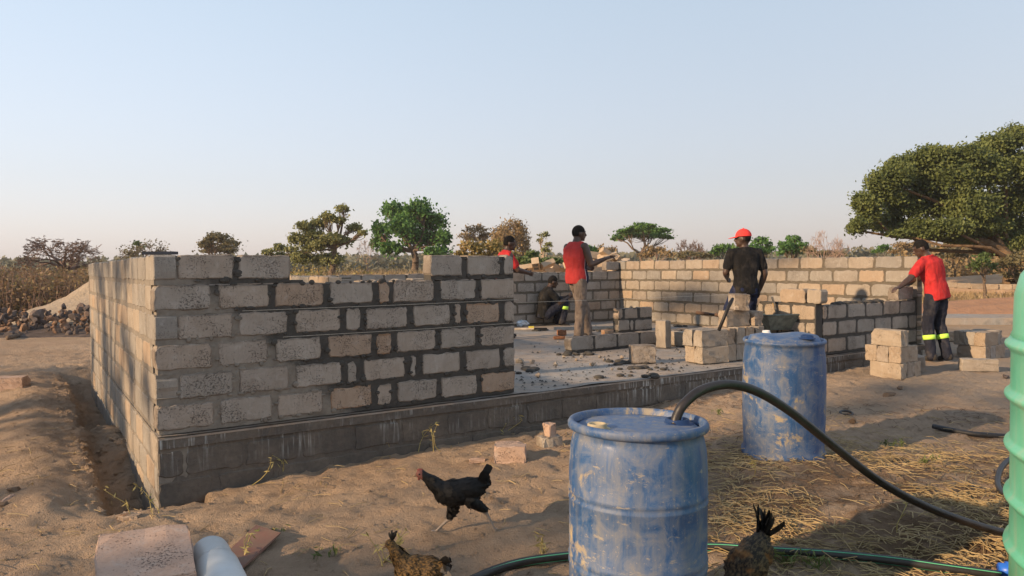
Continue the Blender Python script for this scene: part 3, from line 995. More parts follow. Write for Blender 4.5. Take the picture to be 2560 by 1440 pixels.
leafy_tree('umbrella_acacia', 'flat topped green umbrella acacia beyond the right wall', 'tree', 62,
   [(1605,568,40,11),(1570,580,30,9),(1645,578,34,9),(1605,590,62,8),(1545,597,20,6),(1665,594,20,6),(1620,578,36,9)],
   (1600,655), L_ACACIA, M_BARK, .22, 420, .17, .4, 12, seed=5, group=TB, fork_px=(1601,634), flat=.55, limb_r=.5)
leafy_tree('yellow_bush', 'big bush of yellowing leaves behind the head of the half hidden man', 'bush', 27,
   [(1180,622,36,22),(1232,625,42,28),(1272,650,36,26),(1150,640,24,18),(1212,655,56,22)], (1215,700), L_OCHRE, M_BARK, .15, 170, .10, .35, 12, seed=6, group='bushes beyond the site')
leafy_tree('dry_tree', 'tan leaved tree with a rounded crown right of the dense green tree', 'tree', 50,
   [(1190,575,34,15),(1165,590,22,12),(1215,590,24,12),(1190,600,40,12)], (1190,680), L_TAN, M_BARK_PALE, .18, 90, .15, .4, 12, seed=7, group=TB)
bare_tree('dry_tree', 'fan shaped dry tree with tan leaf tips above the half hidden man', 44, (1278,680), (1280,548,52), M_TWIG_PINK, .12, 8, 6, .2, kids=(3, 4), nb=7, twig=.010, leafmat=L_TAN, nleaf=5200, fork_h=.3)
leafy_tree('sparse_tree', 'slender pale trunked tree with few leaves left of the man in the tank top', 'tree', 38,
   [(1360,588,16,9),(1348,603,11,7),(1372,613,13,8),(1362,625,16,8)], (1362,660), L_OLIVE, M_BARK_PALE, .14, 120, .09, .6, 7, seed=9, group=TB, limb_r=.6)
leafy_tree('green_bush', 'row of low dark green bushes behind the back wall left of the tank top', 'bush', 26,
   [(1310,655,22,16),(1345,658,26,14),(1385,657,26,15),(1410,660,20,12),(1330,640,20,14)], (1350,690), L_BUSHG, M_BARK, .15, 200, .06, .3, 9, seed=10, group='bushes beyond the site')
leafy_tree('green_bush', 'rounded green bush just behind the tank top man', 'bush', 48, [(1458,625,26,14),(1478,630,18,13)], (1460,665), L_MANGO, M_BARK, .2, 210, .08, .35, 9, seed=11, group='bushes beyond the site')
leafy_tree('dry_bush', 'brown dry bush between the tank top man and the umbrella acacia', 'bush', 52, [(1502,628,26,16),(1530,632,20,16)], (1510,668), L_TAN, M_TWIG, .17, 120, .08, .35, 9, seed=12, group='bushes beyond the site')
leafy_tree('dry_bush', 'sandy brown bush under the umbrella acacia', 'bush', 45, [(1640,630,34,18),(1668,637,24,14),(1615,640,26,10)], (1640,668), L_TAN, M_TWIG_PINK, .16, 110, .08, .35, 9, seed=13, group='bushes beyond the site')
bare_tree('thorn_tree', 'tangled purple brown leafless tree right of the umbrella acacia', 50, (1730,662), (1730,597,42), M_TWIG, .12, 14, 6, .35, fork_h=.35, kids=(3, 4), nb=7, twig=.014)
leafy_tree('green_bush', 'olive bush at the foot of the tangled leafless tree', 'bush', 48, [(1735,636,36,8),(1765,640,20,7),(1705,640,18,7)], (1735,668), L_DARKOLIVE, M_BARK, .16, 190, .06, .3, 9, seed=15, group='bushes beyond the site')
leafy_tree('green_bush', 'rounded green bush left of the man in the red cap', 'bush', 50, [(1806,624,30,16),(1832,628,24,14),(1785,634,16,9)], (1806,666), L_ACACIA, M_BARK, .2, 220, .08, .35, 11, seed=16, group='bushes beyond the site')
leafy_tree('green_tree', 'green tree right behind the red cap', 'tree', 46, [(1905,606,24,15),(1888,622,20,14),(1920,624,18,14),(1905,630,28,12)], (1905,664), L_MANGO, M_BARK, .22, 230, .12, .35, 12, seed=17, group=TB)
leafy_tree('green_tree', 'green tree right of the man in the red cap, standing apart', 'tree', 44, [(1985,602,20,13),(1965,618,24,15),(2002,618,20,14),(1978,630,36,12)], (1980,664), L_MANGO, M_BARK, .22, 230, .12, .35, 12, seed=18, group=TB)
leafy_tree('green_bush', 'olive bush between the lone green tree and the pale leafless tree', 'bush', 42, [(2022,628,22,12),(2060,634,30,9),(2095,637,24,7)], (2030,662), L_DARKOLIVE, M_BARK, .17, 190, .06, .3, 9, seed=19, group='bushes beyond the site')
bare_tree('thorn_tree', 'pale pinkish leafless tree left of the great fig tree', 38, (2068,660), (2072,573,56), M_TWIG_PINK, .10, 20, 6, .05, fork_h=.22, kids=(3, 4), nb=7, twig=.010)
leafy_tree('green_bush', 'bright green bush under the left tip of the great fig tree', 'bush', 56, [(2212,622,24,12),(2195,630,14,8)], (2210,662), L_ACACIA, M_BARK, .2, 200, .06, .3, 9, seed=21, group='bushes beyond the site')
leafy_tree('dry_bush', 'wide reddish brown thorn bush behind the red shirt man', 'bush', 54, [(2260,616,32,11),(2300,618,34,13),(2255,630,36,10)], (2265,662), L_TAN, M_TWIG, .18, 170, .08, .3, 10, seed=22, group='bushes beyond the site', flat=.4)
bare_tree('thorn_tree', 'wide spreading leafless thorn tree above the scrub at far left', 34, (162,700), (165,589,102), M_TWIG, .15, 23, 7, .72, fork_h=.40, kids=(3, 4), nb=7, twig=.010)
bare_tree('thorn_tree', 'leafless thorn tree with a small green patch, above the wall corner', 48, (368,690), (372,603,70), M_TWIG, .13, 24, 6, .6, fork_h=.35, kids=(3, 4), nb=7, twig=.012, leafmat=L_DARKOLIVE, nleaf=1500)
leafy_tree('green_bush', 'small leafy green top poking out beside the thorn tree above the wall corner', 'bush', 50, [(345,611,14,9),(352,620,12,8)], (347,690), L_BUSHG, M_BARK, .17, 160, .07, .6, 7, seed=25, group='bushes beyond the site')
bare_tree('thorn_tree', 'leafless treetop at the very left edge of the picture', 40, (-20,700), (-15,648,42), M_TWIG_PINK, .1, 26, 6, .4)
bare_tree('thorn_tree', 'thin pink leafless sapling between the airy tree and the dense green tree', 42, (918,690), (918,592,34), M_TWIG_PINK, .06, 27, 6, .1, fork_h=.25)
# the great fig
FIG = [(2205,462,38,34),(2160,512,34,32),(2255,425,44,32),(2330,395,44,30),(2140,575,24,18),(2470,610,40,18),(2520,625,44,20),(2400,600,40,14),(2540,352,46,34),(2485,372,44,34),(2420,392,46,30),(2360,400,34,26),(2290,412,40,28),(2240,440,40,32),(2300,460,56,40),(2380,450,60,44),(2460,440,64,48),(2540,430,64,52),
       (2215,490,40,34),(2270,520,56,38),(2350,520,62,42),(2430,520,62,42),(2510,520,60,44),(2590,500,66,52),(2180,535,36,26),(2150,560,26,16),(2220,565,50,24),(2300,572,54,24),(2380,570,56,26),(2460,568,56,26),(2545,570,56,26),(2620,420,60,60),(2680,470,70,70),(2640,560,70,34),(2720,540,60,50),(2500,595,44,20),(2550,605,40,22),(2440,590,40,14),(2590,610,40,30),(2330,590,40,12),(2260,585,40,12)]
fig = leafy_tree('fig_tree', 'huge spreading olive green fig tree filling the right edge', 'tree', 29, FIG, (2525,715), L_FIG, M_BARK_FIG, .13, 700, .30, .4, 22, seed=30, fork_px=(2530,640), tight=.42, spread=.9, limb_r=.30, ground=.6, limb_every=4, twigs=False)
wd = Wood(12)
b0 = np.array(fig.location)
for pts, r0, r1 in [([(2520,640),(2470,607),(2420,598),(2360,592),(2300,588)], .17, .06), ([(2535,650),(2500,610),(2485,570),(2470,530)], .15, .06), ([(2525,700),(2510,640),(2495,600),(2450,590)], .19, .07), ([(2560,700),(2558,640),(2575,590),(2600,540)], .22, .09), ([(2575,660),(2620,610),(2660,580)], .25, .1)]:
    q = smooth_path([at(x, y, 28.4 + .25 * i) for i, (x, y) in enumerate(pts)], 16)
    wd.path([np.array(p) - b0 for p in q], r0, r1)
link('limb', wd.mesh('limb'), M_BARK_FIG, fig)
for i, (lab, D, cl, base, mat, lf, dn) in enumerate([
   ('olive thorn bush under the fig tree behind the red shirt', 44, [(2335,640,34,24),(2370,625,36,22),(2350,660,36,18)], (2350,705), L_DARKOLIVE, .17, 130),
   ('larger olive thorn bush under the middle of the fig tree', 46, [(2425,625,38,26),(2465,640,30,26),(2410,650,36,20)], (2425,705), L_OLIVE, .17, 110),
   ('dusky bush under the trunk side of the fig tree', 47, [(2505,640,36,28),(2550,650,36,26),(2590,650,40,30)], (2530,708), L_DARKOLIVE, .18, 150),
   ('leafy bush hiding the foot of the fig trunk beside the green tank', 26, [(2528,662,32,26),(2566,652,36,34),(2545,690,36,20)], (2545,722), L_DARKOLIVE, .12, 150),
   ('small leafy green shrub with bare stems in front of the fig tree', 25, [(2455,655,26,14),(2475,668,20,14),(2435,668,20,12),(2460,640,20,10)], (2462,715), L_BUSHG, .11, 120)]):
    leafy_tree('green_bush', lab, 'bush', D, cl, base, mat, M_BARK, lf, dn, .06, .45, 10, seed=40 + i, group='bushes beyond the site')
leafy_tree('thorn_sapling', 'small thorn sapling with a thin dark stem behind the red shirt', 'tree', 33, [(2392,630,22,12),(2380,640,18,9),(2405,642,18,9)], (2386,700), L_DARKOLIVE, M_BARK, .12, 90, .05, .6, 8, seed=50, group=TB)

SHADE = [(-13.5, 2.6, 5.2, 2.0), (-14.6, -.6, 5.0, 1.2), (-17.0, 5.2, 5.6, 1.8), (-5.5, .25, 2.1, .62), (-13.3, -3.1, 7.8, 1.3), (-17.0, 1.4, 9.6, 2.3)]
# shade trees standing left of the camera, out of the picture; their shadows streak the left wall and the sand
for i, (x, y, h, r) in enumerate(SHADE):
    rng = np.random.default_rng(600 + i)
    z0 = gz(x, y)
    root = empty('shade_tree', (x, y, z0))
    tag(root, ('tall open crowned thorn tree standing out of the picture at left', 'tall narrow thorn tree out of the picture behind the camera at left', 'tallest thorn tree out of the picture beyond the trench', 'low thorn tree out of the picture nearest the camera', 'slender tall thorn tree out of the picture behind the others', 'highest broad thorn tree out of the picture at left')[i], 'tree', 'shade trees left of the camera')
    wd = Wood(6); pts = []
    wd.path(bend((0, 0, -.1), (0.1, .1, h * .42), rng, .05), .16, .12)
    for k in range(9):
        a = 2 * math.pi * k / 9 + rng.uniform(-.3, .3); rr = r * rng.uniform(.45, 1.0)
        c = np.array([rr * math.cos(a), rr * math.sin(a), h * rng.uniform(.68 if 7 < h < 8 else .55, 1.0)])
        wd.path(bend((0.1, .1, h * .42), c, rng, .12), .075, .02)
        p, s = clump_points(c, np.array([.62, .62, .34]) * r * .5, 420 if h > 7 or h < 3 else 130, rng, 7, .40)
        pts.append(p)
        for t in s: wd.path(bend(c, t, rng, .1, 3), .02, .006)
    v, q = leaf_cloud(np.concatenate(pts), .11, rng)
    link('crown', mesh_np('crown', v, q), L_OLIVE, root)
    link('trunk', wd.mesh('trunk'), M_BARK, root)

# scrub, grass and far woodland that nobody could count
def stuff(name, label, v, q, mat, cat=None):
    o = link(name, mesh_np(name, v, q), mat)
    tag(o, label, cat, kind='stuff'); return o
rng = np.random.default_rng(71)
def scatter(n, x0, x1, y0, y1): return rng.uniform(x0, x1, n), rng.uniform(y0, y1, n)
# left scrub
n = 52000
y = rng.uniform(22.5, 40, n); x = -(y * rng.uniform(0.555, 0.98, n))
hmax = 1.45 * (0.82 + 0.55 * vnoise(x * .8, y * .8, 5) + .25 * vnoise(x * 2.5, y * 2.5, 6))
z = ground_z(x, y, False) + hmax * rng.uniform(0.0, 1.0, n) ** .8
v, q = leaf_cloud(np.stack([x, y, z], 1), .10, rng)
v2 = v; 
stuff('scrub', 'tangled reddish brown scrub at far left behind the rock pile', v, q, L_REDBR, 'scrub')
wd = Wood(3)
for _ in range(2600):
    y_ = rng.uniform(22.3, 36); x_ = -(y_ * rng.uniform(.555, .9)); z_ = gz(x_, y_) if _ % 40 == 0 else 0.2
    h = rng.uniform(.5, 1.55); wd.path(bend((x_, y_, .1), (x_ + rng.normal() * .3, y_ + rng.normal() * .3, .15 + h), rng, .12, 3), .013, .005)
o = link('scrub_stems', wd.mesh('scrub_stems'), M_TWIG); tag(o, 'thin upright brown stems in the scrub at far left', 'scrub', kind='stuff')
# dry grass on the rise behind the house and round the fig
def blades(n, xs, ys, h, w, lean=.35):
    z = ground_z(xs, ys, False)
    a = rng.uniform(0, 2 * math.pi, n); hh = h * rng.uniform(.5, 1.2, n)
    b = np.stack([xs, ys, z], 1)
    side = np.stack([np.cos(a), np.sin(a), np.zeros(n)], 1) * w * .5
    tip = b + np.stack([rng.normal(size=n) * lean * hh, rng.normal(size=n) * lean * hh, hh], 1)
    mid = (b + tip) / 2 + np.stack([np.zeros(n), np.zeros(n), hh * .08], 1)
    v = np.stack([b - side, b + side, mid + side * .7, mid - side * .7, tip], 1).reshape(-1, 3)
    i = np.arange(n)[:, None] * 5
    q = np.concatenate([i + np.array([0, 1, 2, 3]), i + np.array([3, 2, 4, 4])], 0)
    return v, i
def blade_mesh(name, n, xs, ys, h, w, mat, label, lean=.35):
    v, i = blades(n, xs, ys, h, w, lean)
    f = np.concatenate([i + np.array([0, 1, 2]), i + np.array([0, 2, 3]), i + np.array([3, 2, 4])], 0)
    o = link(name, mesh_np(name, v, f), mat); tag(o, label, 'grass', kind='stuff'); return o
xs, ys = scatter(34000, -20, 9, 17, 46); k_ = xs / ys > -.37; xs = xs[k_]; ys = ys[k_]
blade_mesh('dry_grass', len(xs), xs, ys, .42, .03, L_GRASS, 'ochre dry grass on the rise behind the house')
xs, ys = scatter(26000, 9, 34, 19.5, 46)
blade_mesh('dry_grass', len(xs), xs, ys, .22, .03, L_GRASS, 'short dry grass on the flat under the fig tree')
xs, ys = scatter(9000, 12, 30, 31, 40)
blade_mesh('green_grass', len(xs), xs, ys, .2, .03, L_GRASSG, 'greener grass patch in front of the fig tree')
n = 9000
x, y = scatter(n, -16, 6, 24, 44)
k = vnoise(x * .45, y * .45, 31) > .08; x = x[k]; y = y[k]
z = ground_z(x, y, False) + rng.uniform(0, .75, len(x))
v, q = leaf_cloud(np.stack([x, y, z], 1), .14, rng)
stuff('undergrowth', 'low brown and olive undergrowth among the trees behind the house', v, q, L_OCHRE, 'undergrowth')
n = 13000
y = rng.uniform(38, 52, n); x = y * rng.uniform(.52, .82, n)
hm = 2.5 * (.55 + .7 * vnoise(x * .5, y * .5, 81) + .5 * vnoise(x * 1.6, y * 1.6, 82))
z = ground_z(x, y, False) + np.maximum(hm, .1) * rng.uniform(0, 1, n)
v, q = leaf_cloud(np.stack([x, y, z], 1), .20, rng)
stuff('thicket', 'dry brown olive thicket behind the fig tree at right', v, q, L_TAN, 'thicket')
# far woodland
n = 60000
x = rng.uniform(-190, 190, n); y = 112 + 60 * rng.uniform(0, 1, n) ** 1.5
hm = 3.1 + 1.8 * vnoise(x * .09, y * .09, 51) + 1.4 * vnoise(x * .3, y * .3, 52)
z = .4 + hm * rng.uniform(0, 1, n)
v, q = leaf_cloud(np.stack([x, y, z], 1), .9, rng)
stuff('far_woodland', 'hazy low woodland along the horizon', v, q, leaf_material('haze toned leaves', [(0, (0.10, 0.105, 0.07)), (1, (0.19, 0.175, 0.115))], scale=.2), 'woodland')  # distance haze is put into the pale leaf colour
# ------------------------------------------------------------------ loose blocks
LG = 'loose concrete blocks on the site'
def rough_block(w, d, h, seed, jit=0.006, chips=2, r=.008):
    """free-standing block, base centre at the origin, uneven edges and knocked corners"""
    bm = bmesh.new()
    bmesh.ops.create_cube(bm, size=1)
    for v in bm.verts: v.co = Vector((v.co.x * w, v.co.y * d, (v.co.z + .5) * h))
    bmesh.ops.bevel(bm, geom=list(bm.edges), offset=r, segments=2, affect='EDGES', profile=.6)
    rr = random.Random(seed)
    bmesh.ops.subdivide_edges(bm, edges=[e for e in bm.edges if e.calc_length() > .12], cuts=3, use_grid_fill=True)
    for v in bm.verts:
        v.co += Vector((rr.uniform(-jit, jit), rr.uniform(-jit, jit), rr.uniform(-jit, jit) if v.co.z > h * .2 else 0))
    for _ in range(chips):
        c = Vector((rr.choice((-1, 1)) * w / 2, rr.choice((-1, 1)) * d / 2, h if rr.random() < .7 else h * .3))
        R = rr.uniform(.03, .06)
        for v in bm.verts:
            q = (v.co - c).length
            if q < R: v.co += (Vector((0, 0, h / 2)) - c).normalized() * (R - q) * .6
    me = bpy.data.meshes.new('concrete_block'); bm.to_mesh(me); bm.free()
    return me
LB = {}
def loose(label, p, rz, dims=(.40, .15, .20), mat=None, rot=None, name='concrete_block', cat='concrete block', group=LG, seed=None):
    key = tuple(round(x, 2) for x in dims) + ((mat or M_BLOCK_LOOSE).name,)
    lst = LB.setdefault(key, [])
    if len(lst) < 3:
        me = rough_block(*dims, 31 * len(lst) + int(dims[0] * 100)); me.materials.append(mat or M_BLOCK_LOOSE); lst.append(me)
    me = random.choice(lst)
    o = link(name, me, None, None, p, rot if rot else (0, 0, rz))
    tag(o, label, cat, group)
    return o
def PB(u, v, z): return P(u, v, z)
zs = SLAB + .002
# central stack on the floor
c = on_z(1761, 911, SLAB); cu, cv = uv(c)
loose('bottom front block of the stack at the floor edge, left of the far blue drum', PB(cu + .19, cv + .06, zs), YAW - .16)
loose('block on the front of the stack, directly above the bottom front block', PB(cu + .18, cv + .065, zs + .201), YAW - .13)
loose('end-on lower block at the right of the floor-edge stack, beside the far drum', PB(cu + .49, cv + .20, zs), YAW + math.pi / 2)
loose('end-on upper block at the right of the floor-edge stack, lit on its end', PB(cu + .49, cv + .21, zs + .201), YAW + math.pi / 2 - .02)
loose('lower block hidden behind the front of the floor-edge stack', PB(cu + .21, cv + .24, zs), YAW)
loose('upper block half hidden behind the front of the floor-edge stack', PB(cu + .18, cv + .25, zs + .201), YAW - .02)
loose('bottom block hidden behind the far drum at the right of the stack', PB(cu + .66, cv + .21, zs), YAW + math.pi / 2)
loose('second block hidden behind the far drum at the right of the stack', PB(cu + .66, cv + .20, zs + .201), YAW + math.pi / 2)
loose('rough brown block on the third layer of the floor-edge stack', PB(cu + .77, cv + .20, zs + .404), YAW - .10)
loose('small block end at the right of the stack third layer', PB(cu + 1.07, cv + .22, zs + .404), YAW + math.pi / 2 - .1, (.36, .15, .18))
loose('lowest block hidden behind the drum lid under the stack third layer', PB(cu + .83, cv + .21, zs), YAW + math.pi / 2)
loose('upper block hidden behind the drum lid under the stack third layer', PB(cu + .83, cv + .20, zs + .201), YAW + math.pi / 2)
loose('lowest block at the far right end of the stack behind the drum', PB(cu + 1.02, cv + .21, zs), YAW + math.pi / 2)
loose('upper block at the far right end of the stack behind the drum', PB(cu + 1.02, cv + .20, zs + .201), YAW + math.pi / 2)
loose('pale grey block set cornerwise on top of the stack before the capped man', PB(cu + .86, cv + .20, zs + .606), YAW + math.radians(52), mat=M_BLOCK, dims=(.38, .19, .20))
p = on_z(1726, 866, SLAB); loose('small end-on block on the floor left of the stack', p + VV * .2, YAW + math.pi / 2)
p = on_z(1741, 868, SLAB); loose('end-on block half hidden between the small block and the stack', p + VV * .2 + UU * .06, YAW + math.pi / 2)
p = on_z(1666, 869, SLAB); loose('block standing upright on its end in front of the partition row', p + VV * .06, YAW + .25, (.155, .17, .39))
p = on_z(1618, 908, SLAB); loose('broken half block lying on the bare floor in front of the partition row', p + VV * .08, .12, (.30, .16, .215), M_BLOCK)
# red brick bits near the man in the tank top
M_BRICK = simple('red brick', (0.22, 0.105, 0.06), .9, .3, 25, .4, .1)
p = on_z(1398, 847, SLAB); loose('flat red brick beside the foot of the man in the tank top', p, .1, (.19, .1, .045), M_BRICK, name='brick', cat='brick', group='bricks and broken pieces')
p = on_z(1404, 838, SLAB); loose('red brick pile piece behind the flat brick', p, .3, (.14, .1, .09), M_BRICK, name='brick', cat='brick', group='bricks and broken pieces')
p = on_z(1518, 838, SLAB); loose('orange block fragment behind the partition row', p, .5, (.18, .12, .09), M_BLOCK_ORANGE, name='brick', cat='brick', group='bricks and broken pieces')
# stack right of the low wall
c = on_ground(2252, 948); z0 = c.z - .012
def PS(a, b, z): return Vector((c.x, c.y, 0)) + UU * a + VV * b + Vector((0, 0, z))
for i, lab in enumerate(('front bottom block of the three layer stack by the red shirt man', 'second bottom block in the three layer stack', 'third bottom block at the back of the three layer stack')):
    loose(lab, PS(.078 + .155 * i, .20, z0), YAW + math.pi / 2)
for i, lab in enumerate(('near end-on block in the middle layer of the three layer stack', 'middle end-on block in the middle layer of the three layer stack', 'far left end-on block in the middle layer of the three layer stack')):
    loose(lab, PS(.20, .08 + .152 * i, z0 + .202), YAW + random.uniform(-.03, .03))
loose('chipped block lying on top of the three layer stack', PS(.10, .20, z0 + .404), YAW + math.pi / 2 - .06)
p = on_ground(2310, 931); loose('single block standing at the heel of the man in the red shirt', p + VV * .1 + UU * .05, YAW + .5, (.30, .15, .2))
# stack further right
c2 = on_ground(2464, 900); c = c2; z0 = c2.z - .01
for i, lab in enumerate(('front bottom block of the right hand stack', 'bottom block second from the front in the right hand stack', 'bottom block at the back of the right hand stack')):
    loose(lab, PS(.078 + .155 * i, .20, z0), YAW + math.pi / 2)
for i, lab in enumerate(('nearest of the slanting top blocks on the right hand stack', 'middle slanting top block on the right hand stack', 'leftmost slanting top block on the right hand stack')):
    loose(lab, PS(.19, .08 + .152 * i, z0 + .202), YAW + .05 * i)
loose('end block standing behind the right hand stack near the green tank', PS(.56, .22, z0), YAW + math.pi / 2, (.4, .15, .2))
loose('upper end block behind the right hand stack near the green tank', PS(.56, .24, z0 + .202), YAW + math.pi / 2, (.36, .15, .2))
p = on_ground(2458, 928); loose('single block lying flat on the ground left of the green tank', p + VV * .06, -.28, (.42, .16, .155))
p = on_ground(2372, 852); loose('low block lying behind the legs of the man in the red shirt', p, -.2, (.38, .15, .16))
# blocks in the sand in front
p = on_ground(1276, 1158); loose('coarse block end sunk in the sand between the front wall and the near drum', p - Vector((0, -.09, .03)), -.06, (.25, .2, .16), M_BLOCK_PINK)
p = on_ground(1193, 1155); loose('thin pinkish block chip left of the coarse block end', p, .1, (.13, .08, .035), M_BLOCK_PINK, name='block_chip', cat='block chip', group='bricks and broken pieces')
p = on_ground(1375, 1118); loose('squat grey fragment behind the coarse block end', p + Vector((0, .08, -.02)), .4, (.19, .14, .10), M_BLOCK, name='block_chip', cat='block chip', group='bricks and broken pieces')
loose('reddish fragment perched on the squat grey fragment', p + Vector((0.0, .08, .079)), .8, (.08, .09, .11), M_BLOCK_PINK, name='block_chip', cat='block chip', group='bricks and broken pieces')
p = on_ground(430, 1262); loose('flat grey stone slab at the foot of the wall corner', p + Vector((0, .0, -.03)), .12, (.26, .16, .06), M_BLOCK, name='flat_stone', cat='stone', group='bricks and broken pieces')
p = on_ground(330, 1296); loose('small tan brick piece half buried before the wall corner', p + Vector((0, 0, -.02)), .05, (.15, .09, .05), M_BLOCK_ORANGE, name='block_chip', cat='block chip', group='bricks and broken pieces')
p = on_ground(15, 975); loose('reddish block lying on the sand at the left edge', p + Vector((0, .06, -.03)), .12, (.42, .2, .19), M_BLOCK_PINK)
# big pinkish block at the lower left
o = loose('big coarse pinkish block in the lower left corner', at(362, 1368, 3.55) + Vector((0, 0.0, -.215)), .06, (.42, .52, .20), M_BLOCK_PINK, rot=(math.radians(9), 0, .47))
# item on the wall corner
mb = MB(); mb.box(-.11, .11, -.05, .05, 0, .022)
o = mb.build('spirit_level', simple('dark blue plastic', (.01, .016, .03), .4), None, loc=P(.07, .16, SLAB + 6 * COURSE + .006)); o.rotation_euler = (0, 0, 0.05)
tag(o, 'flat dark blue tool lying on the front left wall corner', 'tool')

# ------------------------------------------------------------------ pale block heap behind the back wall
heap = empty('earth_mound', at(1440, 690, 21.5)); heap.location.z = gz(heap.location.x, heap.location.y)
hb = np.array(heap.location)
def mound_mesh(name, rx, ry, h, seed, n=28, pw=1.0):
    X, Y = np.meshgrid(np.linspace(-1, 1, n), np.linspace(-1, 1, n))
    R = np.sqrt(X * X + Y * Y)
    Z = h * np.clip(1 - R, 0, 1) ** pw + h * .1 * vnoise(X * 5, Y * 5, seed) * (R < 1) + h * .04 * vnoise(X * 14, Y * 14, seed + 1) - .06
    w = n; idx = np.arange(n * n).reshape(n, n)
    q = np.stack([idx[:-1, :-1], idx[:-1, 1:], idx[1:, 1:], idx[1:, :-1]], -1).reshape(-1, 4)
    return mesh_np(name, np.stack([X * rx, Y * ry, Z], -1).reshape(-1, 3), q, True)
M_PALEEARTH = simple('pale rubble earth', (.42, .31, .21), .95, .25, 3, .5, .1)
link('mound', mound_mesh('mound', 3.4, 2.4, 1.35, 3, pw=.6), M_PALEEARTH, heap)
tag(heap, 'rubble mound under the heap of pale blocks behind the back wall', 'mound')
spots = [(1318,668,.3),(1340,660,1.2),(1352,668,.2),(1372,658,.1),(1385,668,1.0),(1365,672,.6),(1412,668,.4),(1430,660,1.1),(1470,650,.2),(1492,655,.8),(1488,640,.4),(1510,645,1.3),(1525,640,.2),(1535,652,.7),(1505,665,.1),(1528,668,1.0),(1548,660,.5),(1560,655,1.1),(1480,668,.9),(1455,665,.2),(1515,632,.15),(1538,640,1.0),(1568,668,.3),(1500,675,.6)]
hollow = MB()
hollow.box(-.2, .2, -.1, -.07, 0, .19); hollow.box(-.2, .2, .07, .1, 0, .19)
for x in (-.185, 0, .185): hollow.box(x - .015, x + .015, -.0699, .0699, 0.001, .189)
hollow_me = hollow.mesh('concrete_block'); hollow_me.materials.append(M_BLOCK_PALE)
solid_me = rough_block(.4, .2, .15, 5); solid_me.materials.append(M_BLOCK_PALE)
rr = random.Random(4)
for i, (px, py, a) in enumerate(spots):
    p = at(px, py + 8, 20.6 + rr.uniform(-.7, .9))
    o = link('concrete_block', hollow_me if i % 3 == 1 else solid_me, None, None, p, (rr.uniform(-.7, .7), rr.uniform(-.6, .6), a + rr.uniform(-.4, .4)))
    tag(o, 'pale concrete block thrown on the heap behind the back wall', 'concrete block', 'pale blocks heaped behind the back wall')

# ------------------------------------------------------------------ drums
def drum_material(name, dust, seed, streak=0.3):
    m = NT(name)
    w = m.coord('obj')
    w = m.map(w, (1, 1, 1), (seed * 3.3, seed * 1.7, 0))
    x, y, z = m.sep(w)
    n1 = m.noise(w, 3.2, 6, 0.68, dist=.6); n2 = m.noise(w, 9, 6, 0.7, dist=.8); n3 = m.noise(m.map(w, (22, 22, 2.0)), 1.0, 5, 0.7); n4 = m.noise(w, 60, 3, .7)
    c = m.mix(m.rng(n2, .35, .65), (0.016, 0.058, 0.165), (0.040, 0.105, 0.24))
    c = m.mix(m.rng(n3, .42, .72, 0, streak), c, (0.185, 0.185, 0.17))
    c = m.mix(m.rng(n2, .46, .70, 0, dust * .75), c, (0.21, 0.185, 0.15))
    blot = m.math('ADD', m.math('MULTIPLY', n1, .7), m.math('MULTIPLY', n2, .3))
    c = m.mix(m.rng(blot, .555, .585, 0, dust * .9), c, (0.30, 0.24, 0.145))
    c = m.mix(m.rng(blot, .615, .63, 0, dust), c, (0.38, 0.30, 0.17))
    n5 = m.noise(m.map(w, (9, 9, 30)), 1.0, 5, .75)
    c = m.mix(m.rng(n5, .60, .66, 0, .55), c, (0.34, 0.29, 0.20))
    c = m.mix(m.rng(n4, .62, .7, 0, .5 * dust), c, (0.36, 0.30, 0.2))
    m.color(c)
    m.rough(m.rng(n2, .35, .7, .38, .8))
    m.b.inputs['Specular IOR Level'].default_value = .4
    m.bump(n2, .15, .006)
    return m.m
M_DRUM1 = drum_material('dusty blue plastic', .75, 1, .55)
M_DRUM2 = drum_material('stained blue plastic', .85, 5, .4)
M_BUNG = simple('dusty bung', (.33, .28, .19), .8, .3, 20)
M_BLUEDK = simple('dark blue plastic cap', (.012, .035, .11), .5, .2, 10)
M_BLACKPIPE = simple('black polythene', (.018, .017, .017), .45, .3, 30, 0, .5)
c1 = at(1590, 1050, 3.10)
Z1 = gz(c1.x, c1.y) - .012
drum = empty('plastic_drum', (c1.x, c1.y, Z1)); drum.rotation_euler = (math.radians(-1.2), math.radians(.6), 0)
tag(drum, 'near dusty blue plastic drum with a black hose in its lid', 'drum', 'blue plastic drums')
H = c1.z - Z1; R = .288
prof = [(0, 0), (.25, 0), (.283, .006), (.292, .02), (.290, .045), (.280, .06), (.284, .10), (R, .2), (R + .001, H * .355), (R + .004, H * .362), (R + .004, H * .372), (R + .001, H * .379), (R + .001, H * .392), (R + .005, H * .40), (R + .001, H * .409),
        (R + .002, H * .645), (R + .005, H * .652), (R + .005, H * .660), (R + .001, H * .667), (R + .001, H * .68), (R + .006, H * .688), (R + .002, H * .697), (R + .002, H * .80), (R - .003, H * .88), (R - .012, H * .925), (R - .020, H * .952), (R - .016, H * .956), (R + .002, H * .962), (R + .008, H * .972), (R + .008, H * .988), (R + .001, H), (R - .012, H + .001), (R - .018, H - .008), (R - .022, H - .030)]
mb = MB(); mb.lathe(prof, 96); mb.build('body', M_DRUM1, drum, True)
mb = MB(); zl = H - .034
mb.lathe([(R - .021, zl), (R - .03, zl - .001), (R - .04, zl + .010), (.2, zl + .014), (.1, zl + .016), (0, zl + .017)], 64); lid = mb.build('lid', M_DRUM1, drum, True)
